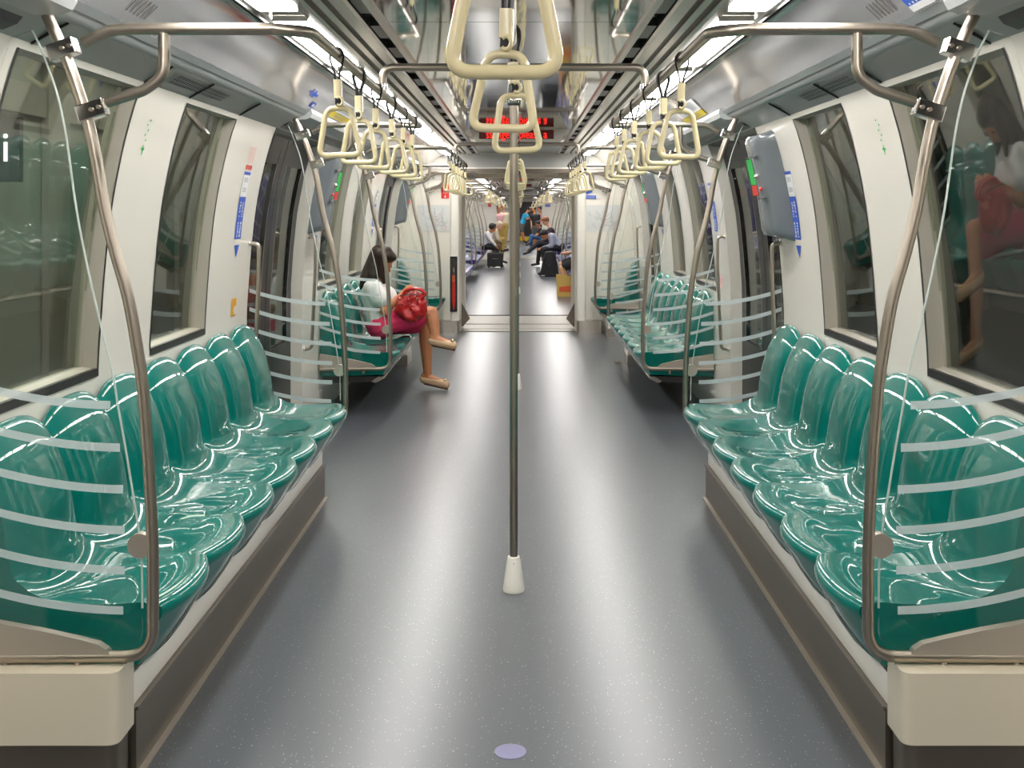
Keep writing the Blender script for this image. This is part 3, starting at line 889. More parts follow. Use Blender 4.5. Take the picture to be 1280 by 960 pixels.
# grab handles on the door posts
def post_handle(sx, y, label, into):
    r = root('door_post_handle', (sx*1.40, y, .92), label, 'grab handle')
    a = 1.42; zb, zt = .545, 1.295
    pts = [(sx*(wx(zt)+.01), y, zt), (sx*(wx(zt)-.052), y, zt), (sx*(1.395-.052), y, 1.1), (sx*(1.42-.052), y, zb), (sx*1.425, y, zb)]
    MB().tube(fillet(pts, [0, .045, .3, .045, 0], 7), .011, 10).build('handle_bar', 'rail', r, smooth=60)
    m = MB()
    for x, z in ((sx*(wx(zt)-.004), zt), (sx*1.416, zb)): m.tube([(x, y, z), (x-sx*.006, y, z)], .017, 12)
    m.build('mounting_flange', 'chrome', r, smooth=40)
for sx in (-1, 1):
    sd = 'left' if sx < 0 else 'right'
    post_handle(sx, 5.86, 'steel grab handle on the near post of the first %s doorway' % sd, 0)
    post_handle(sx, 7.48, 'steel grab handle on the far post of the first %s doorway' % sd, 0)
    post_handle(sx, 11.04, 'steel grab handle on the near post of the second %s doorway' % sd, 0)
    post_handle(sx, 12.61, 'steel grab handle on the far post of the second %s doorway' % sd, 0)

# ================================================================== SIGNS AND STICKERS
def wall_quad(mb, sx, yc, w_, z0, z1, off=.002, n=6, skew=0):
    Z = [z0+(z1-z0)*i/n for i in range(n+1)]
    mb.grid([[(sx*(wx(z)-off), y, z) for y in (yc-w_/2, yc+w_/2)] for z in Z])
def strokes(mb, sx, y0, y1, z0, z1, rows, off=.003, fill=.45, seed=1):
    """rows of short upright lettering strokes running up the sticker"""
    rnd = random.Random(seed); n = rows
    for c in range(2):
        yc = y0+(y1-y0)*(.30+.40*c); z = z0
        while z < z1-.01:
            h = rnd.uniform(.006, .014); w_ = (y1-y0)*rnd.uniform(.10, .20)
            wall_quad(mb, sx, yc+rnd.uniform(-.2, .2)*w_, w_, z, z+h, off, 1); z += h+rnd.uniform(.002, .006)
            if rnd.random() < .10: z += .012
def door_sticker(sx, yc, label, dots=False, orange=False, w_=.125):
    r = root('door_notice_sticker', (sx*1.36, yc, 1.45), label, 'sticker')
    m = MB(); wall_quad(m, sx, yc, w_, 1.325, 1.535); wall_quad(m, sx, yc, w_, 1.645, 1.660, n=2); m.build('blue_field', 'blue', r)
    m = MB(); wall_quad(m, sx, yc, w_, 1.536, 1.644); m.build('white_field', 'stick_white', r)
    m = MB(); strokes(m, sx, yc-w_/2, yc+w_/2, 1.335, 1.415, 2, seed=3); strokes(m, sx, yc-w_/2, yc+w_/2, 1.435, 1.52, 2, seed=4); m.build('lettering', 'stick_white', r)
    m = MB()
    for z in (1.56, 1.61):
        for k in range(3): wall_quad(m, sx, yc, w_*.6, z+k*.008, z+k*.008+.004, .003, 1)
    m.build('small_lettering', 'ink', r)
    m = MB(); n = 8
    tri = [(yc-w_*.4, 1.295), (yc+w_*.4, 1.295), (yc, 1.232)]
    m.add([(sx*(wx(z)-.002), y, z) for y, z in tri], [(0,1,2)]); m.build('arrow', 'blue', r)
def dot_panel(sx, yc):
    r = root('red_dot_sticker', (sx*1.34, yc, 1.73), 'small red dotted sticker above the blue notice on the left door post', 'sticker')
    m = MB()
    for k in range(3): wall_quad(m, sx, yc-.045+.045*k, .032, 1.672, 1.694, n=1)
    m.build('red_block', 'red', r)
    m = MB()
    for j in range(7):
        for k in range(4): wall_quad(m, sx, yc-.048+.032*k, .012, 1.705+.012*j, 1.710+.012*j, n=1)
    m.build('red_dot', 'red', r)
door_sticker(-1, 5.60, 'blue and white vertical door notice with an arrow on the near left door post')
door_sticker(1, 5.50, 'blue and white vertical door notice with an arrow on the near right door post')
dot_panel(-1, 5.60)
for sx, sd in ((-1, 'left'), (1, 'right')):
    door_sticker(sx, 7.78, 'blue vertical door notice behind the second %s draught screen' % sd)
    door_sticker(sx, 10.75, 'small distant blue door notice above the far end of the second %s bench' % sd)
    door_sticker(sx, 13.30, 'thin dark vertical notice on the last %s post by the end wall' % sd, w_=.05)
r = root('orange_sticker', (-1.41, 5.63, .98), 'small orange priority sticker low on the near left door post', 'sticker')
m = MB(); wall_quad(m, -1, 5.63, .10, .935, 1.025, n=1); m.build('orange_field', 'orange', r)
m = MB(); wall_quad(m, -1, 5.65, .03, .945, .985, .003, n=1); m.obox((-1.4155, 5.63, 0.97), (1,0,0), (0,.7,.7), (0,-.7,.7), .0008, .012, .003); m.build('figure', 'stick_white', r)
r = root('pink_sticker', (1.41, 7.75, 1.0), 'small pink sticker below the blue notice behind the second right screen', 'sticker')
m = MB(); wall_quad(m, 1, 7.74, .10, .94, 1.02, n=1); m.build('pink_field', mat('sticker_pink', (.75, .42, .42), .5), r)
for sx, sd in ((-1, 'left'), (1, 'right')):
    r = root('green_arrow_sticker', (sx*1.3, 4.0, 1.7), 'tiny green arrow mark high on the first %s window pillar' % sd, 'sticker')
    m = MB(); y = 4.02
    wall_quad(m, sx, y, .008, 1.665, 1.70, n=1); wall_quad(m, sx, y, .032, 1.683, 1.690, n=1)
    for j in range(5): wall_quad(m, sx, y+.010*(-1)**j, .012, 1.715+.018*j, 1.721+.018*j, n=1)
    m.build('green_mark', 'green', r)

# domed grey emergency covers by the doors
def dome_cover(sx, y0, y1, label):
    r = root('emergency_handle_cover', (sx*1.33, (y0+y1)/2, 1.6), label, 'emergency door cover')
    m = MB(); rows = []; zt, zb = 1.87, 1.315; n = 20; d = .115
    for i in range(n+1):
        t = i/n; z = zb+(zt-zb)*t
        e = min(1, math.sqrt(max(0, 1-(max(0, (.10-t)/.10))**2)), math.sqrt(max(0, 1-(max(0, (t-.86)/.14))**2)))
        zz = z; row = []
        for k in range(13):
            a = k/12; yy = y0+(y1-y0)*a
            b = min(1, 1-(abs(2*a-1))**3.2)
            row.append((sx*(wx(zz)-d*(.35+.65*e if 0 < i < n else .0)*b**.5-.0), yy, zz))
        rows.append(row)
    m.grid(rows); m.f.append(tuple(range(13))); m.mi.append(0)
    k0 = n*13; m.f.append(tuple(k0+k for k in range(12, -1, -1))); m.mi.append(0)
    m.build('cover_shell', 'cover', r, smooth=50)
    def q(ya, yb, za, zb_, off, name, mm):
        g = MB(); g.grid([[(sx*(wx(z)-d-off), y, z) for y in (ya, yb)] for z in (za, (za+zb_)/2, zb_)]); return g.build(name, mm, r)
    q(y1-.17, y1-.04, 1.60, 1.73, .0015, 'green_label', 'green'); q(y1-.17, y1-.04, 1.545, 1.597, .0015, 'red_label', 'red')
    g = MB()
    for k in range(5): g.box(sx*(wx(1.6)-d-.003+.002*k), sx*(wx(1.6)-d-.0015+.002*k), y1-.115+.012*k, y1-.11+.012*k, 1.62, 1.70)
    g.build('label_lettering', 'stick_white', r)
    g = MB()
    g.box(sx*(wx(1.74)-d-.002), sx*(wx(1.74)-d+.01), y0+.05, y1-.035, 1.738, 1.742); g.box(sx*(wx(1.53)-d-.002), sx*(wx(1.53)-d+.01), y0+.05, y1-.035, 1.528, 1.532)
    g.build('flap_joint', 'black', r)
    MB().ell((sx*(wx(1.6)-d), y0+.075, 1.575), (.008, .014, .010)).build('red_knob', 'red', r)
    MB().ell((sx*(wx(1.66)-d), y0+.12, 1.64), (.012, .016, .014)).build('latch', 'chrome', r)
dome_cover(1, 5.56, 5.90, 'grey domed emergency cover with green and red labels by the first right door')
dome_cover(-1, 7.46, 7.80, 'grey domed emergency cover with green label on the far post of the first left door')
dome_cover(1, 10.66, 10.98, 'blue grey domed emergency cover by the second right door')
dome_cover(-1, 12.62, 12.96, 'distant grey domed emergency cover past the second left door')

# end wall: maps, signs, extinguisher cabinet
def map_poster(x0, x1, label):
    r = root('route_map', ((x0+x1)/2, 13.65, 1.39), label, 'map')
    MB().box(x0, x1, 13.640, 13.648, 1.225, 1.545).build('map_sheet', 'pale', r)
    m = MB(); rnd = random.Random(5); xs = x1-x0
    for k in range(16):
        x, z = x0+xs*rnd.uniform(.12, .85), rnd.uniform(1.27, 1.50); pts = [(x, 13.638, z)]
        for j in range(3):
            d = rnd.choice([(1,0),(.7,.7),(.7,-.7),(0,1),(-.7,.7)]); l = rnd.uniform(.02, .07)
            nx, nz = pts[-1][0]+d[0]*l, pts[-1][2]+d[1]*l
            if x0+.02 < nx < x1-.02 and 1.24 < nz < 1.53: pts.append((nx, 13.638, nz))
        if len(pts) > 1: m.tube(pts, .0018, 4)
    m.build('route_lines', 'ink', r)
    m = MB()
    for k in range(4): m.tube([(x0+xs*.72, 13.638, 1.25+.014*k), (x0+xs*.92, 13.638, 1.25+.014*k)], .0014, 4)
    m.tube([(x0+xs*.5, 13.638, 1.46), (x0+xs*.62, 13.638, 1.36), (x0+xs*.55, 13.638, 1.30)], .002, 4)
    m.build('red_route', mat('map_red', (.55, .30, .28), .5), r)
map_poster(-1.225, -.835, 'pale railway route map on the end wall left of the gangway')
map_poster(.80, 1.245, 'pale railway route map on the end wall right of the gangway')
r = root('red_arrow_sign', (-.885, 13.65, 1.715), 'red sign with a white down arrow on the left end wall', 'sign')
MB().box(-.935, -.840, 13.640, 13.648, 1.625, 1.805).build('sign_panel', 'red', r)
m = MB(); m.box(-.890, -.885, 13.637, 13.641, 1.640, 1.672); m.prism([(-.905,1.650),(-.870,1.650),(-.8875,1.633)], 'y', 13.637, 13.641)
m.box(-.915, -.860, 13.637, 13.641, 1.690, 1.695)
for k in range(2): m.box(-.905+.025*k, -.890+.025*k, 13.637, 13.641, 1.71, 1.75)
m.build('white_symbol', 'stick_white', r)
r = root('camera_sign', (.875, 13.65, 1.71), 'blue surveillance camera symbol sign on the right end wall', 'sign')
m = MB()
m.obox((.865, 13.642, 1.705), Vector((.94,0,.34)), (0,1,0), Vector((-.34,0,.94)), .040, .003, .016)
m.obox((.812, 13.642, 1.688), Vector((.94,0,.34)), (0,1,0), Vector((-.34,0,.94)), .008, .003, .012)
m.box(.885, .920, 13.638, 13.645, 1.728, 1.734); m.box(.914, .920, 13.638, 13.645, 1.734, 1.80); m.box(.885, .950, 13.638, 13.645, 1.80, 1.806)
m.build('camera_symbol', 'blue', r)
MB().box(.800, .950, 13.640, 13.648, 1.620, 1.662).build('caption_field', 'blue', r)
m = MB()
for k in range(7): m.box(.815+.018*k, .827+.018*k, 13.637, 13.641, 1.645, 1.650); m.box(.818+.017*k, .828+.017*k, 13.637, 13.641, 1.631, 1.635)
m.build('caption_lettering', 'stick_white', r)
r = root('pictogram_sticker', (-1.03, 13.65, 1.9), 'tiny dark pictogram high on the left end wall', 'sticker')
m = MB(); m.box(-1.050, -1.012, 13.640, 13.648, 1.895, 1.905)
m.ell((-1.031, 13.644, 1.925), (.014, .003, .014)); m.box(-1.045, -1.02, 13.640, 13.648, 1.865, 1.882); m.build('symbol', 'ink', r)
# extinguisher cabinet let into the left pilaster
r = root('extinguisher_cabinet', (-.80, 13.48, .75), 'narrow black framed fire extinguisher cabinet beside the gangway on the left', 'cabinet')
m = MB(); x0, x1, z0, z1 = -.818, -.730, .262, .925
for a in ((x0, x0+.012, z0, z1), (x1-.012, x1, z0, z1), (x0, x1, z0, z0+.018), (x0, x1, z1-.018, z1)): m.box(a[0], a[1], 13.468, 13.488, a[2], a[3])
m.build('door_frame', 'black', r)
MB().box(x0, x1, 13.486, 13.490, z0, z1).build('cabinet_back', 'dark', r)
MB().box(x0+.012, x1-.012, 13.470, 13.472, z0+.018, z1-.018).build('window', 'screen', r)
r = root('fire_extinguisher', (-.80, 13.478, .5), 'slim red fire extinguisher inside the black cabinet on the left', 'extinguisher')
m = MB(); m.ell((-.774, 13.479, .48), (.022, .006, .20)); m.build('cylinder', 'red', r, smooth=60)
MB().box(-.792, -.758, 13.474, 13.483, .62, .70).build('instruction_label', 'bagprint', r)
MB().ell((-.774, 13.479, .735), (.012, .006, .05)).build('valve', 'chrome', r)

# notices on the cove
def cove_frame(sx, t, y):
    """point on the cove at t in 0..1 from light to lip, and its directions"""
    x0, z0, x1, z1 = .975, 2.112, 1.085, 2.005
    return Vector((sx*(x0+(x1-x0)*t), y, z0+(z1-z0)*t))
def cove_quad(mb, sx, t0, t1, y0, y1, off=.004):
    n_ = Vector((-sx*.70, 0, -.72))*off
    mb.add([cove_frame(sx, t, y)+n_ for t, y in ((t0, y0), (t1, y0), (t1, y1), (t0, y1))], [(0,1,2,3)])
r = root('arrow_notice', (-1.05, 5.2, 2.03), 'blue camera symbol and arrow stickers on the left cove above the nearest bench', 'sticker')
m = MB(); cove_quad(m, -1, .72, .94, 5.84, 5.93); cove_quad(m, -1, .32, .60, 5.68, 5.72); cove_quad(m, -1, .42, .52, 5.62, 5.80); m.build('blue_field', 'blue', r)
m = MB(); cove_quad(m, -1, .78, .88, 5.865, 5.905, .005); m.build('symbol', 'stick_white', r)
for sx, sd, y in ((-1, 'left', 6.38), (1, 'right', 6.30)):
    r = root('yellow_notice', (sx*1.05, y, 2.05), 'yellow and white notice on the %s cove above the end of the nearest bench' % sd, 'notice')
    m = MB(); cove_quad(m, sx, .66, .92, y, y+.72); m.build('yellow_field', 'yellow', r)
    m = MB(); cove_quad(m, sx, .12, .64, y, y+.72); m.build('white_field', 'stick_white', r)
    m = MB(); rnd = random.Random(2)
    for k in range(9): cove_quad(m, sx, .17+.045*k, .19+.045*k, y+.08, y+.35+rnd.uniform(0, .3), .005)
    for k in range(3): cove_quad(m, sx, .71+.06*k, .73+.06*k, y+.15, y+.5, .005)
    m.build('lettering', 'ink', r)
r = root('blue_notice', (1.06, 3.0, 2.05), 'blue and white notice on the right cove at the top right corner of the view', 'notice')
m = MB(); cove_quad(m, 1, .70, .90, 2.86, 3.02); m.build('blue_field', 'blue', r)
m = MB(); cove_quad(m, 1, .90, 1.03, 2.86, 3.02); m.build('white_field', 'stick_white', r)
m = MB()
for k in range(5): cove_quad(m, 1, .84, .88, 2.89+.025*k, 2.90+.025*k, .005)
m.build('lettering', 'stick_white', r)
for sx, sd in ((-1, 'left'), (1, 'right')):
    for j, y in enumerate((3.10, 8.6)):
        r = root('speaker_grille', (sx*1.03, y, 2.06), '%s speaker slots in the %s cove' % (('near', 'far')[j], sd), 'speaker')
        for k in range(6):
            m = MB(); cove_quad(m, sx, .50, .86, y+.030*k, y+.030*k+.007, .002); m.build('slot', 'kick', r)
    r = root('air_vent', (sx*1.22, 4.2, 1.93), 'black slotted air vent in the %s soffit above the window pillar' % sd, 'vent')
    m = MB()
    def sp(a, y, o=.002):   # a 0..1 across the soffit
        return (sx*(1.185+.055*a-o*.5), y, 1.9515-.0285*a-o)
    m.add([sp(0, 3.98, .001), sp(1, 3.98, .001), sp(1, 4.70, .001), sp(0, 4.70, .001)], [(0,1,2,3)])
    v = m.build('vent_plate', 'grey', r)
    m = MB()
    for k in range(24):
        for q in range(3):
            y = 4.0+.029*k; a = .08+.30*q
            m.add([sp(a, y, .003), sp(a+.22, y, .003), sp(a+.22, y+.015, .003), sp(a, y+.015, .003)], [(0,1,2,3)])
    m.build('slot', 'black', r)
    # soffit joint lines
    j = root('soffit_joint', (sx*1.21, 4.4, 1.93)); tag(j, kind='structure'); j.name = 'trim_%d' % nxt('trim')
    d = Vector((sx*.10, 0, -.055)).normalized(); n_ = Vector((-sx*.48, 0, -.87))
    for y in (2.95, 3.84, 4.36, 5.14):
        MB().obox((sx*1.215, y, 1.9315), d, (0, 1, 0), n_, .056, .003, .004).build('soffit_joint', 'black', j)

# red message displays hung under the ceiling
def led_sign(y, label, text_, sc=1.0, group=None):
    r = root('message_display', (0, y, ZC), label, 'display', group)
    P = fillet([(-.40, ZC-.001, 0), (.42, ZC-.001, 0), (.35, 2.020, 0), (-.34, 2.020, 0)], [0, 0, .03, .03], 5, closed=True)
    MB().prism([(p.x, p.y) for p in P], 'y', y, y+.09).build('housing', 'grille', r, smooth=30)
    MB().box(-.318, .307, y-.003, y, 2.072, 2.148).build('display_window', 'ledback', r)
    text(text_, .098*sc, 'led', face_cam(-.005, y-.004, 2.108), r, 'led_lettering', sx=.76)
    return r
led_sign(9.38, 'nearest red LED message display under the ceiling, in front of the second crossbar', 'ssengers please a')
led_sign(17.5, 'second red LED message display, beyond the gangway', 'Next station', 1.0)
led_sign(22.4, 'third red LED message display, far beyond the gangway', 'Next station', 1.0)
led_sign(27.5, 'fourth red LED message display, farthest in view', 'Next station', 1.0)

# small things on the floor
r = root('paper_scrap', (.97, 10.8, .0), 'crumpled white scrap on the floor under the second right bench', 'litter')
MB().ell((.965, 10.8, .012), (.035, .02, .012), nu=7, nv=5).build('scrap', 'cream_cloth', r)
r = root('floor_disc', (-.002, 3.02, 0), 'round purple disc set in the floor at the bottom edge', 'floor marker')
MB().lathe((-.002, 3.03, 0), [(.043, 0), (.043, .0012), (.040, .0016)]).build('disc', mat('disc_violet', (.20, .19, .33), .4), r)

# ================================================================== FURTHER CARS
G = {}
def far_fit(ya, car, detail):
    t = 'second' if car == 2 else 'third'
    for sx in (-1, 1):
        sd = 'left' if sx < 0 else 'right'
        for i in range(3):
            b0 = ya+2.5+5.15*i
            if car == 3 and i > 0: break
            bench(sx, b0+.05, 7, 'purple', '%s purple bench on the %s side of the %s car' % (ORD[i], sd, t), base='cant', simple=True)
            screen(sx, b0, 'glass screen at the near end of the %s %s purple bench, %s car' % (ORD[i], sd, t), simple=True)
            screen(sx, b0+3.15, 'glass screen at the far end of the %s %s purple bench, %s car' % (ORD[i], sd, t), simple=True)
            handrail(sx, b0, b0+3.15, 'overhead handrail above the %s %s purple bench, %s car' % (ORD[i], sd, t))
            for k in range(5):
                strap(sx*RX, b0+.4+.55*k, 1.915, 'small distant strap hanger over the %s %s purple bench, %s car' % (ORD[i], sd, t), 'straps %s %s %s' % (t, sd, ORD[i]), random.uniform(-15, 15))
    for i in range(3 if car == 2 else 1):
        crossbar(ya+2.5+5.15*i+1.5, '%s overhead crossbar in the %s car' % (ORD[i], t))
        centre_pole(ya+2.5+5.15*i+1.5, '%s centre pole in the %s car, behind the nearest pole' % (ORD[i], t))
    for i in range(4 if car == 2 else 1):
        centre_rail(ya+.55+5.15*i, ya+2.35+5.15*i, '%s centre ceiling rail in the %s car' % (ORD[i], t))
        for k in range(4):
            strap(0, ya+.7+.5*k+5.15*i, 1.905, 'small distant centre strap hanger in the %s car' % t, 'centre straps %s car' % t)
far_fit(CAR2, 2, True); far_fit(CAR3, 3, False)
# small red and blue signs on the second end wall
for (x0, x1, mm, lab) in ((-.955, -.86, 'red', 'tiny distant red sign on the left end wall of the second car'), (.80, .95, 'blue', 'tiny distant blue sign on the right end wall of the second car')):
    r = root('end_wall_sign', (x0, CAR2+18.49, 1.7), lab, 'sign')
    MB().box(x0, x1, CAR2+18.47, CAR2+18.49, 1.62, 1.80 if mm == 'red' else 1.70).build('sign_panel', mm, r)
    MB().box(x0+.03, x1-.03, CAR2+18.46, CAR2+18.47, 1.66, 1.67).build('symbol', 'stick_white', r)
# cab partition with dark windows at the far end of the third car
Y3 = CAR3+19.5
o = MB().box(-1.5, 1.5, Y3+.05, Y3+.2, 0, 2.2).build('wall_end', 'white'); tag(o, kind='structure')
o = MB().box(-.03, .80, Y3-.02, Y3+.05, .25, 1.97).build('door_%d' % nxt('door'), 'black'); tag(o, kind='structure')
o = MB().box(-.03, .80, Y3-.06, Y3, 0, .22).build('trim_%d' % nxt('trim'), 'yellow'); tag(o, kind='structure')

# labels of the lights
LIGHTS.sort(key=lambda t: (t[1], t[0]))
for side in ('left', 'right'):
    near = [t for t in LIGHTS if t[1] == side]
    vis = [t for t in near if t[0]+1.24 > 2.3 and t[0] < 13.6]
    for t in near:
        tag(t[2], None, 'ceiling light')
        if t in vis:
            tag(t[2], '%s white fluorescent ceiling light from the camera in the %s row' % (ORD[vis.index(t)], side))
        elif t[0] < 2.3:
            tag(t[2], 'white fluorescent ceiling light behind the camera in the %s row' % side, None, 'lights behind the camera %s' % side)
        else:
            c = 'second' if t[0] < 35 else 'third'
            tag(t[2], 'distant white ceiling light in the %s row of the %s car' % (side, c), None, 'lights %s %s car' % (side, c))
# ================================================================== PEOPLE
def fuse(mb, name, m, parent, vox, smooth_it=4):
    """one continuous skin over the limbs collected in mb"""
    me = bpy.data.meshes.new(name); me.from_pydata(mb.v, [], mb.f)
    o = bpy.data.objects.new(name, me); COL.objects.link(o)
    a = o.modifiers.new('r', 'REMESH'); a.mode = 'VOXEL'; a.voxel_size = vox; a.use_smooth_shade = True
    b = o.modifiers.new('s', 'SMOOTH'); b.iterations = smooth_it; b.factor = 0.5
    bpy.context.view_layer.update()
    me2 = bpy.data.meshes.new_from_object(o.evaluated_get(bpy.context.evaluated_depsgraph_get()))
    bpy.data.objects.remove(o)
    me2.transform(Matrix.Translation(-Vector(parent_loc(parent))))
    me2.materials.clear(); me2.materials.append(M[m]); me2.name = name
    me2.polygons.foreach_set('use_smooth', [True]*len(me2.polygons))
    o = bpy.data.objects.new(name, me2); COL.objects.link(o); o.parent = parent
    return o
def V(*a): return Vector(a)
def figure(label, hip, chest, head, face, side, arms, legs, k=1.0, vox=.014, skin='skin', top='shirt_white', sleeve='long',
           bottom='trousers', legcover='long', shoe='leather_black', hair='hair_black', hairlong=False, toes=None, fingers=True):
    hip, chest, head = V(*hip), V(*chest), V(*head); s = V(*side).normalized()
    f = V(*face).normalized(); u = (V(0,0,1)-f*f.z)
    u = u.normalized(); hs = u.cross(f).normalized()
    R = Matrix((hs, f, u)).transposed()
    base = root('person', (hip.x, hip.y, 0), label, 'person')
    sh = [chest+s*.165*k, chest-s*.165*k]; hp = [hip+s*.085*k, hip-s*.085*k]
    b = MB()
    def torso(m, e, lo=0.0):
        for t in (-1, 0, 1):
            m.cap(hip+s*.065*t*k, hip+(chest-hip)*.45+s*.055*t*k, .105*k+e, .095*k+e)
            m.cap(hip+(chest-hip)*.45+s*.055*t*k, chest+s*.08*t*k-(chest-hip).normalized()*.05*k, .095*k+e, .098*k+e)
        m.cap(sh[0], sh[1], .058*k+e, .058*k+e)
    torso(b, 0)
    nb = head-u*.07*k-f*.02*k
    b.cap(chest+(chest-hip).normalized()*.02, nb, .052*k, .047*k)
    b.ell(head+u*.012*k, (.077*k, .096*k, .100*k), R); b.ell(head+f*.035*k-u*.052*k, (.053*k, .055*k, .056*k), R)
    b.cap(head+f*.090*k+u*.008*k, head+f*.108*k-u*.022*k, .009*k, .013*k)
    for q in (-1, 1): b.ell(head+hs*.078*k*q-u*.005*k-f*.005, (.012*k, .020*k, .030*k), R)
    hands = []
    for i, (el, ha) in enumerate(arms):
        el, ha = V(*el), V(*ha)
        b.cap(sh[i], el, .048*k, .039*k); b.cap(el, ha, .038*k, .026*k)
        d = (ha-el).normalized(); n_ = s*(1 if i == 0 else -1)
        dn = d.cross(n_).normalized()
        if not fingers: b.cap(ha, ha+d*.12*k, .030*k, .022*k); continue
        pc = ha+d*.045*k; b.cap(ha, ha+d*.07*k, .026*k, .030*k)
        for j in range(4):
            o0 = ha+d*.080*k+n_.cross(d).cross(d).normalized()*0+ (dn*0) + n_*(.030-.020*j)*k
            L_ = (.060, .072, .068, .052)[j]*k; dd = (d*.75+V(0,0,-.55)).normalized(); de = (d*.25+V(0,0,-.9)).normalized()
            p1 = o0+dd*L_*.55; b.cap(o0-d*.02*k, p1, .0095*k, .0085*k, 8); b.cap(p1, p1+de*L_*.5, .0085*k, .0075*k, 8)
        t0 = ha+d*.03*k-n_*.02*k; t1 = t0-n_*.025*k+d*.035*k; b.cap(t0, t1, .012*k, .010*k, 8); b.cap(t1, t1+d*.028*k+V(0,0,-.01), .010*k, .0085*k, 8)
    for i, (kn, an, to) in enumerate(legs):
        kn, an, to = V(*kn), V(*an), V(*to)
        b.cap(hp[i], kn, .082*k, .056*k)
        cf = kn+(an-kn)*.32; b.cap(kn, cf, .054*k, .056*k); b.cap(cf, an, .056*k, .034*k)
        b.cap(an-(to-an).normalized()*.03*k, to, .036*k, .028*k)
    fuse(b, 'body', skin, base, vox)
    # face
    for q in (-1, 1):
        MB().ell(head+f*.086*k+hs*.031*k*q+u*.006*k, (.013*k, .008*k, .008*k), R).build('eye', 'eye', base, smooth=60)
    MB().ell(head+f*.086*k-u*.058*k, (.022*k, .010*k, .008*k), R).build('mouth', 'lips', base, smooth=60)
    # clothes
    m = MB(); torso(m, .016*k)
    for i, (el, ha) in enumerate(arms):
        el, ha = V(*el), V(*ha)
        if sleeve == 'long': m.cap(sh[i], el, .062*k, .052*k); m.cap(el, el+(ha-el)*.93, .052*k, .037*k)
        elif sleeve == 'short': m.cap(sh[i], sh[i]+(el-sh[i])*.50, .070*k, .066*k)
    fuse(m, 'top', top, base, vox)
    m = MB()
    for t in (-1, 0, 1): m.cap(hip+s*.06*t*k, hip+(chest-hip)*.2+s*.06*t*k, .128*k, .115*k)
    for i, (kn, an, to) in enumerate(legs):
        kn, an = V(*kn), V(*an)
        if legcover == 'long': m.cap(hp[i], kn, .098*k, .072*k); m.cap(kn, an, .070*k, .052*k)
        elif legcover == 'short': m.cap(hp[i], hp[i]+(kn-hp[i])*.8, .100*k, .085*k)
        elif legcover == 'skirt':
            m.cap(hp[i], hp[i]+(kn-hp[i])*.74, .108*k, .088*k)
    if legcover == 'skirt':
        a_ = [hp[i]+(V(*legs[i][0])-hp[i])*.72 for i in (0, 1)]; m.cap(a_[0], a_[1], .082*k, .082*k)
        m.cap((hp[0]+hp[1])/2, (a_[0]+a_[1])/2, .11*k, .09*k)
    fuse(m, {'long': 'trousers', 'short': 'shorts', 'skirt': 'skirt'}[legcover], bottom, base, vox)
    for i, (kn, an, to) in enumerate(legs):
        an, to = V(*an), V(*to); d = (to-an).normalized()
        m = MB(); m.cap(an-d*.035*k-V(0,0,.022*k), to-V(0,0,.004), .040*k, .036*k)
        fuse(m, 'shoe', shoe, base, vox*.8, 2)
    m = MB(); m.ell(head+u*.030*k-f*.022*k, (.090*k, .100*k, .098*k), R)
    m.ell(head+u*.075*k+f*.03*k, (.070*k, .062*k, .042*k), R)
    if hairlong: m.cap(head-f*.05*k, head-f*.09*k-u*.15*k, .075*k, .07*k)
    fuse(m, 'hair', hair, base, vox*.8, 2)
    return base, head, f, u, hs, R

# ---- the woman in the white blouse on the second left bench
Yw = 9.12
def pw(x, y, dy=0.0):
    p = px(x, y, Yw+dy); return p
WHEAD = pw(477, 326)
wf = (0.72, -0.28, -0.60)
W_, wh, wfv, wu, whs, wR = figure(
    'seated woman in white blouse and pink skirt, legs crossed, head bowed over a red handbag',
    pw(477, 404), pw(468, 359), WHEAD, wf, (0, 1, 0),
    [(pw(486, 386, .20), pw(506, 366, .10)), (pw(481, 389, -.20), pw(503, 368, -.13))],
    [(pw(531, 405, .12), pw(535, 472, .10), pw(557, 480, .06)), (pw(539, 391, -.08), pw(545, 424, -.14), pw(566, 431, -.18))],
    k=.98, vox=.0058, top='blouse', sleeve='short', bottom='pink', legcover='skirt', shoe='nude', hair='hair', hairlong=False)
# remove the plain hair and give her long straight hair, parted, hanging past the shoulders
for o in [c for c in SC.objects if c.parent == W_ and c.name.startswith('hair')]: bpy.data.objects.remove(o)
m = MB(); H = V(*WHEAD)
m.ell(H+wu*.028-wfv*.020, (.094, .108, .104), wR); m.ell(H+wu*.078+wfv*.03, (.072, .066, .042), wR)
bk = V(*pw(459, 345, 0)); bk2 = V(*pw(455, 356, 0))
for q in (-.07, -.035, 0, .035, .07):
    m.cap(H-wfv*.045+V(0, q, .02), bk+V(0, q*1.1, 0), .062, .050); m.cap(bk+V(0, q*1.1, 0), bk2+V(0, q*1.2, -.01), .050, .030)
for sgn in (-1, 1):    # the curtains of hair at each side of the face
    a0 = H+wu*.06+whs*.07*sgn+wfv*.01; a1 = V(*pw(476, 342, .10*sgn)); a2 = V(*pw(480, 353, .11*sgn))
    m.cap(a0, a1, .036, .032); m.cap(a1, a2, .032, .016)
    m.cap(H+whs*.078*sgn-wfv*.02, V(*pw(466, 344, .10*sgn)), .046, .045)
fuse(m, 'hair', 'hair', W_, .007, 3)
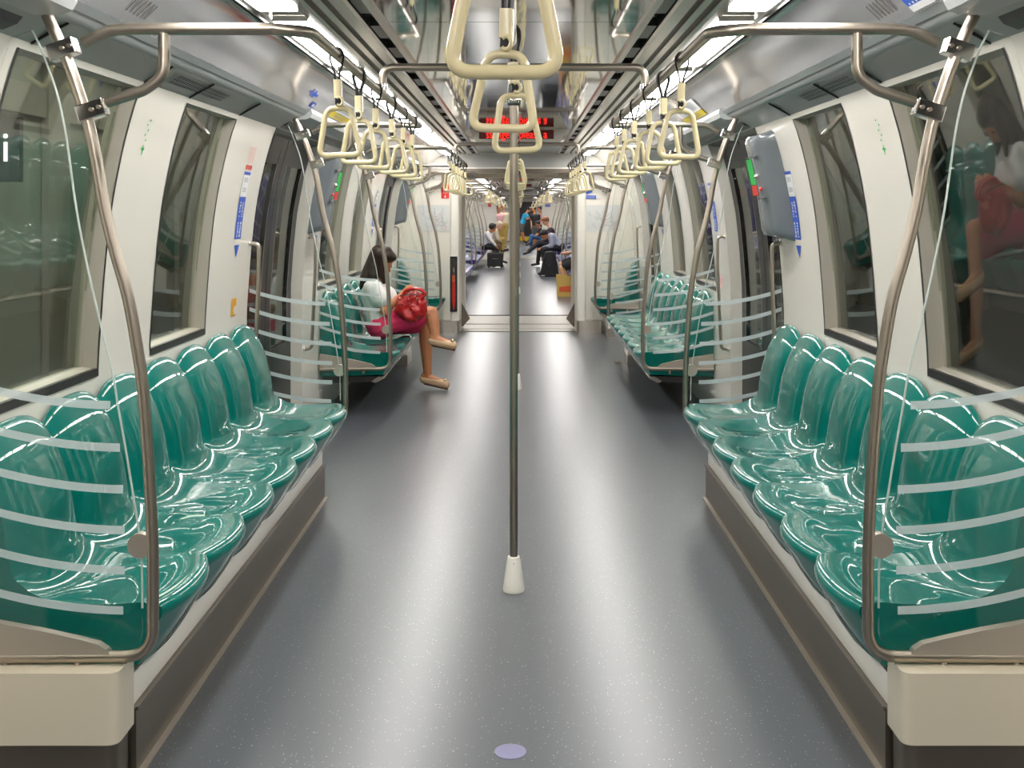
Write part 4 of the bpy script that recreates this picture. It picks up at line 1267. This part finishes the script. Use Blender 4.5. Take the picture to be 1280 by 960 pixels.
# fullness of the blouse: bust, loose waist and gathered sleeves
m = MB(); m.ell(V(*pw(482, 374)), (.100, .145, .115)); m.ell(V(*pw(484, 390)), (.135, .150, .10)); m.ell(V(*pw(472, 392)), (.125, .16, .13))
for q in (-1, 1):
    m.cap(pw(469, 360, .17*q), pw(476, 374, .19*q), .066, .072)
fuse(m, 'blouse_fullness', 'blouse', W_, .009, 5)
for q, (an, to) in ((1, (pw(535, 472, .10), pw(557, 480, .06))), (-1, (pw(545, 424, -.14), pw(566, 431, -.18)))):
    d = (V(*to)-V(*an)).normalized(); c = V(*to)-d*.005+V(0, 0, .034)
    m = MB()
    for t in (-1, 1): m.ell(c+V(0, .016*t, .0), (.012, .016, .009))
    m.ell(c, (.007, .007, .009)); m.build('shoe_bow', 'gold', W_, smooth=60)
    n = MB(); n.cap(V(*an)-d*.03+V(0, 0, -.056), V(*to)+d*.012+V(0, 0, -.034), .013, .012); fuse(n, 'shoe_sole', 'sole', W_, .006, 2)

# ---- red handbag on her lap
r = root('handbag', pw(512, 400, -.16), 'slouchy red leather handbag on the lap of the seated woman', 'bag')
c = V(*pw(513, 384, -.20)); m = MB()
m.ell(c+V(.0, 0, -.02), (.132, .080, .095)); m.ell(c+V(.075, 0, -.02), (.055, .06, .085)); m.ell(c+V(-.05, 0, .045), (.075, .07, .065)); m.ell(c+V(.05, 0, .03), (.080, .070, .085)); m.ell(c+V(-.01, 0, -.045), (.105, .085, .075))
m.cap(c+V(-.08, 0, .07), c+V(.07, 0, .085), .035, .035)
bagb = fuse(m, 'bag_body', 'handbag', r, .008, 4)
rnd = random.Random(11)
for v in bagb.data.vertices:      # soft folds
    p = v.co; v.co += v.normal*(.010*math.sin(42*p.x+14*p.z+3*math.sin(20*p.z))+.008*math.sin(34*p.z-26*p.x+2)+.004*math.sin(70*p.x+50*p.z))
for dy in (-.035, .030):
    pts = crom([c+V(-.06, dy, .095), c+V(-.035, dy, .135), c+V(.02, dy, .150), c+V(.085, dy, .138), c+V(.118, dy, .105), c+V(.09, dy, .075)], 5)
    MB().tube(pts, .011, 10).build('carry_handle', 'handbag', r, smooth=60)
for q in (-1, 1): MB().ell(c+V(.07*q-.01, -.075, .075), (.008, .006, .010)).build('ring', 'gold', r, smooth=60)
m = MB().tube(crom([c+V(-.08, -.052, .095), c+V(0, -.060, .105), c+V(.075, -.055, .105)], 5), .004, 6).build('zip', 'dark', r, smooth=60)

# ---- passengers beyond the gangway
def at(Y): return lambda x, y, d=0.0: px(x, y, Y+d)
a = at(29.5)
figure('seated man in white shirt and black trousers, turned away, beside a black suitcase', a(606, 307), a(610.5, 292.5), a(616, 284.5), (.75, .6, -.1), (.2, 1, 0),
       [(a(612, 302, .2), a(619, 306, .15)), (a(614, 301, -.22), a(619.5, 307, -.2))],
       [(a(622, 309, .12), a(621, 330, .12), a(628, 332, .1)), (a(620, 310, -.12), a(613, 329, -.12), a(618, 332.5, -.18))], sleeve='long', vox=.018, fingers=False)
r = root('suitcase', (-.64, 29.25, 0), 'black upright suitcase on the floor in front of the man in white shirt', 'suitcase')
MB().box(-.83, -.42, 29.12, 29.36, .04, .40).build('suitcase_shell', 'nylon', r, bevel=.03)
MB().tube(fillet([(-.74, 29.24, .40), (-.74, 29.24, .435), (-.52, 29.24, .435), (-.52, 29.24, .40)], .02), .009, 8).build('handle', 'dark', r)
for x in (-.78, -.47):
    MB().ell((x, 29.24, .022), (.022, .022, .022)).build('wheel', 'black', r)
MB().box(-.70, -.55, 29.110, 29.122, .24, .25).build('zip', 'rail', r)
a = at(31.2)
figure('seated passenger in cream top and khaki trousers behind the man in white shirt', a(615, 303), a(620, 290), a(624.5, 282), (.7, -.6, -.3), (0, 1, 0),
       [(a(624, 298, .2), a(629, 303, .1)), (a(622, 299, -.2), a(628, 303, -.1))],
       [(a(629, 300, .12), a(627, 325, .1), a(633, 328, .1)), (a(629, 299, -.08), a(629, 312, -.12), a(635, 312, -.15))], skin='skin2', top='cream_cloth', bottom='khaki', hair='cream_cloth', vox=.018, fingers=False)
a = at(25.9)
figure('man in grey blue shirt leaning forward on the right purple bench, looking at his hands', a(699, 308), a(689, 295), a(680.5, 293.5), (-.75, -.25, -.75), (0, 1, 0),
       [(a(689, 307, .18), a(678, 310, .06)), (a(690, 307, -.20), a(678, 311, -.06))],
       [(a(680, 311, .14), a(682, 339, .14), a(674, 342, .1)), (a(679, 312, -.14), a(685, 339, -.14), a(677, 343, -.2))], top='shirt_grey', vox=.016, fingers=False)
r = root('holdall', (.68, 25.4, 0), 'black soft bag standing on the floor before the man in grey blue shirt', 'bag')
m = MB(); poly = [(.47, .02), (.50, .0), (.86, .0), (.90, .03), (.86, .30), (.82, .52), (.76, .58), (.60, .56), (.55, .40)]
m.prism(poly, 'y', 25.25, 25.50).build('bag_body', 'nylon', r, bevel=.02)
MB().tube(crom([(.58, 25.24, .50), (.60, 25.22, .30), (.72, 25.22, .26), (.78, 25.24, .50)], 5), .010, 8).build('carry_strap', 'leather_black', r)
MB().box(.50, .58, 25.236, 25.25, .02, .035).build('tag', 'stick_white', r)
a = at(29.9)
figure('man with reddish hair in dark patterned shirt, legs stretched into the aisle', a(691, 306), a(688, 287), a(682, 276.5), (-.75, -.4, -.5), (0, 1, 0),
       [(a(684, 297, .2), a(677, 302, .1)), (a(685, 298, -.2), a(677, 303, -.1))],
       [(a(675, 306, .12), a(672, 329, .1), a(665, 331, .1)), (a(674, 303, -.1), a(661, 314, -.2), a(655, 317, -.2))], skin='skin2', top='shirt_dark', hair='hair_red', vox=.018, fingers=False)
a = at(41.5)
figure('seated passenger in blue jeans and black top, right side of the third car', a(678, 298), a(676, 287), a(672, 280), (-.8, -.4, -.3), (0, 1, 0),
       [(a(671, 293, .2), a(667, 296, .1)), (a(672, 294, -.2), a(667, 297, -.1))],
       [(a(664, 296, .12), a(664, 311, .1), a(660, 313, .1)), (a(664, 295, -.1), a(662, 304, -.2), a(658, 306, -.2))], top='shirt_black', sleeve='short', bottom='jeans', vox=.022, fingers=False)
a = at(52)
figure('standing person in turquoise shirt and grey shorts, bending by the far dark door', a(652.5, 280.5), a(657, 268), a(661.5, 262), (.8, 0, -.6), (.2, 1, 0),
       [(a(662, 273, .2), a(666, 268, .1)), (a(659, 274, -.2), a(664, 272, -.1))],
       [(a(651.5, 291, .12), a(655, 301, .1), a(658, 303, .1)), (a(653.5, 291, -.12), a(656, 301, -.1), a(659, 303.5, -.1))], top='shirt_turq', sleeve='short', bottom='shorts', legcover='short', vox=.024, fingers=False)
a = at(47)
figure('standing person in black top with a black backpack near the far door', a(669.5, 284), a(669, 269.5), a(667, 261.5), (-.7, -.7, 0), (1, .2, 0),
       [(a(674, 277, .0), a(673, 284, .1)), (a(664, 276, 0), a(664, 283, -.1))],
       [(a(672, 296, 0), a(672, 307, 0), a(671, 308, -.1)), (a(667.5, 296, 0), a(667, 307, 0), a(666, 308, -.1))], top='shirt_black', sleeve='short', bottom='shorts', legcover='short', vox=.022, fingers=False)
a = at(50.5)
figure('standing person in pink top behind the person with the backpack', a(676, 282), a(675, 269), a(674, 261), (-.9, -.3, 0), (.3, 1, 0),
       [(a(677, 276, .2), a(672, 272, .1)), (a(676, 276, -.2), a(671, 271, -.1))],
       [(a(676, 293, .1), a(676, 303, .1), a(674, 305, .1)), (a(676, 293, -.1), a(676, 303, -.1), a(674, 305, -.1))], top='rosy', sleeve='short', vox=.022, fingers=False)
a = at(46)
figure('standing passenger in cream top left of the centre pole in the third car', a(630, 281), a(630, 268), a(629, 259.5), (.5, -.8, -.2), (1, .3, 0),
       [(a(634, 275, .0), a(635, 282, .1)), (a(626, 275, 0), a(625, 282, -.1))],
       [(a(632, 295, 0), a(632, 308, 0), a(632, 309, -.1)), (a(628, 295, 0), a(628, 308, 0), a(628, 309, -.1))], top='cream_cloth', bottom='khaki', hair='hair_red', vox=.022, fingers=False)
a = at(43.5)
figure('standing passenger in reddish top at the left gangway edge of the third car', a(623.5, 283), a(623.5, 269), a(623, 259.5), (.8, -.5, 0), (1, .3, 0),
       [(a(627, 276, .0), a(627, 283, .1)), (a(620, 276, 0), a(620, 283, -.1))],
       [(a(625, 297, 0), a(625, 310, 0), a(625, 311, -.1)), (a(622, 297, 0), a(622, 310, 0), a(622, 311, -.1))], top='rosy', bottom='khaki', hair='hair', vox=.022, fingers=False)
a = at(19.6)
figure('seated passenger half hidden by the right gangway edge, dark shorts and bare knee showing', a(727, 325), a(730, 301), a(727, 287), (-.8, -.3, -.4), (0, 1, 0),
       [(a(715, 315, .2), a(710, 317, .1)), (a(717, 315, -.22), a(709, 316, -.15))],
       [(a(702, 330, .14), a(707, 360, .14), a(700, 364, .1)), (a(702, 335, -.10), a(713, 362, -.10), a(706, 367, -.16))], skin='skin2', top='shirt_black', sleeve='short', bottom='shirt_black', legcover='short', vox=.014, fingers=False)
r = root('carrier_bag', (.79, 19.35, 0), 'yellow carrier bag with an orange red band on the floor by the right gangway edge', 'bag')
m = MB(); m.add([(.665,19.28,0),(.915,19.28,0),(.915,19.42,0),(.665,19.42,0),(.650,19.30,.385),(.92,19.31,.36),(.92,19.38,.36),(.650,19.40,.385)], [(0,3,2,1),(0,1,5,4),(1,2,6,5),(2,3,7,6),(3,0,4,7),(4,5,6,7)])
m.build('bag_body', 'paperbag', r)
m = MB(); m.add([(.70,19.276,.09),(.914,19.278,.09),(.916,19.290,.19),(.70,19.288,.17)], [(0,1,2,3)]); m.build('printed_band', 'bagprint', r)
MB().tube(crom([(.70, 19.31, .37), (.72, 19.30, .47), (.78, 19.30, .49), (.84, 19.32, .36)], 5), .006, 6).build('carry_handle', 'paperbag', r)
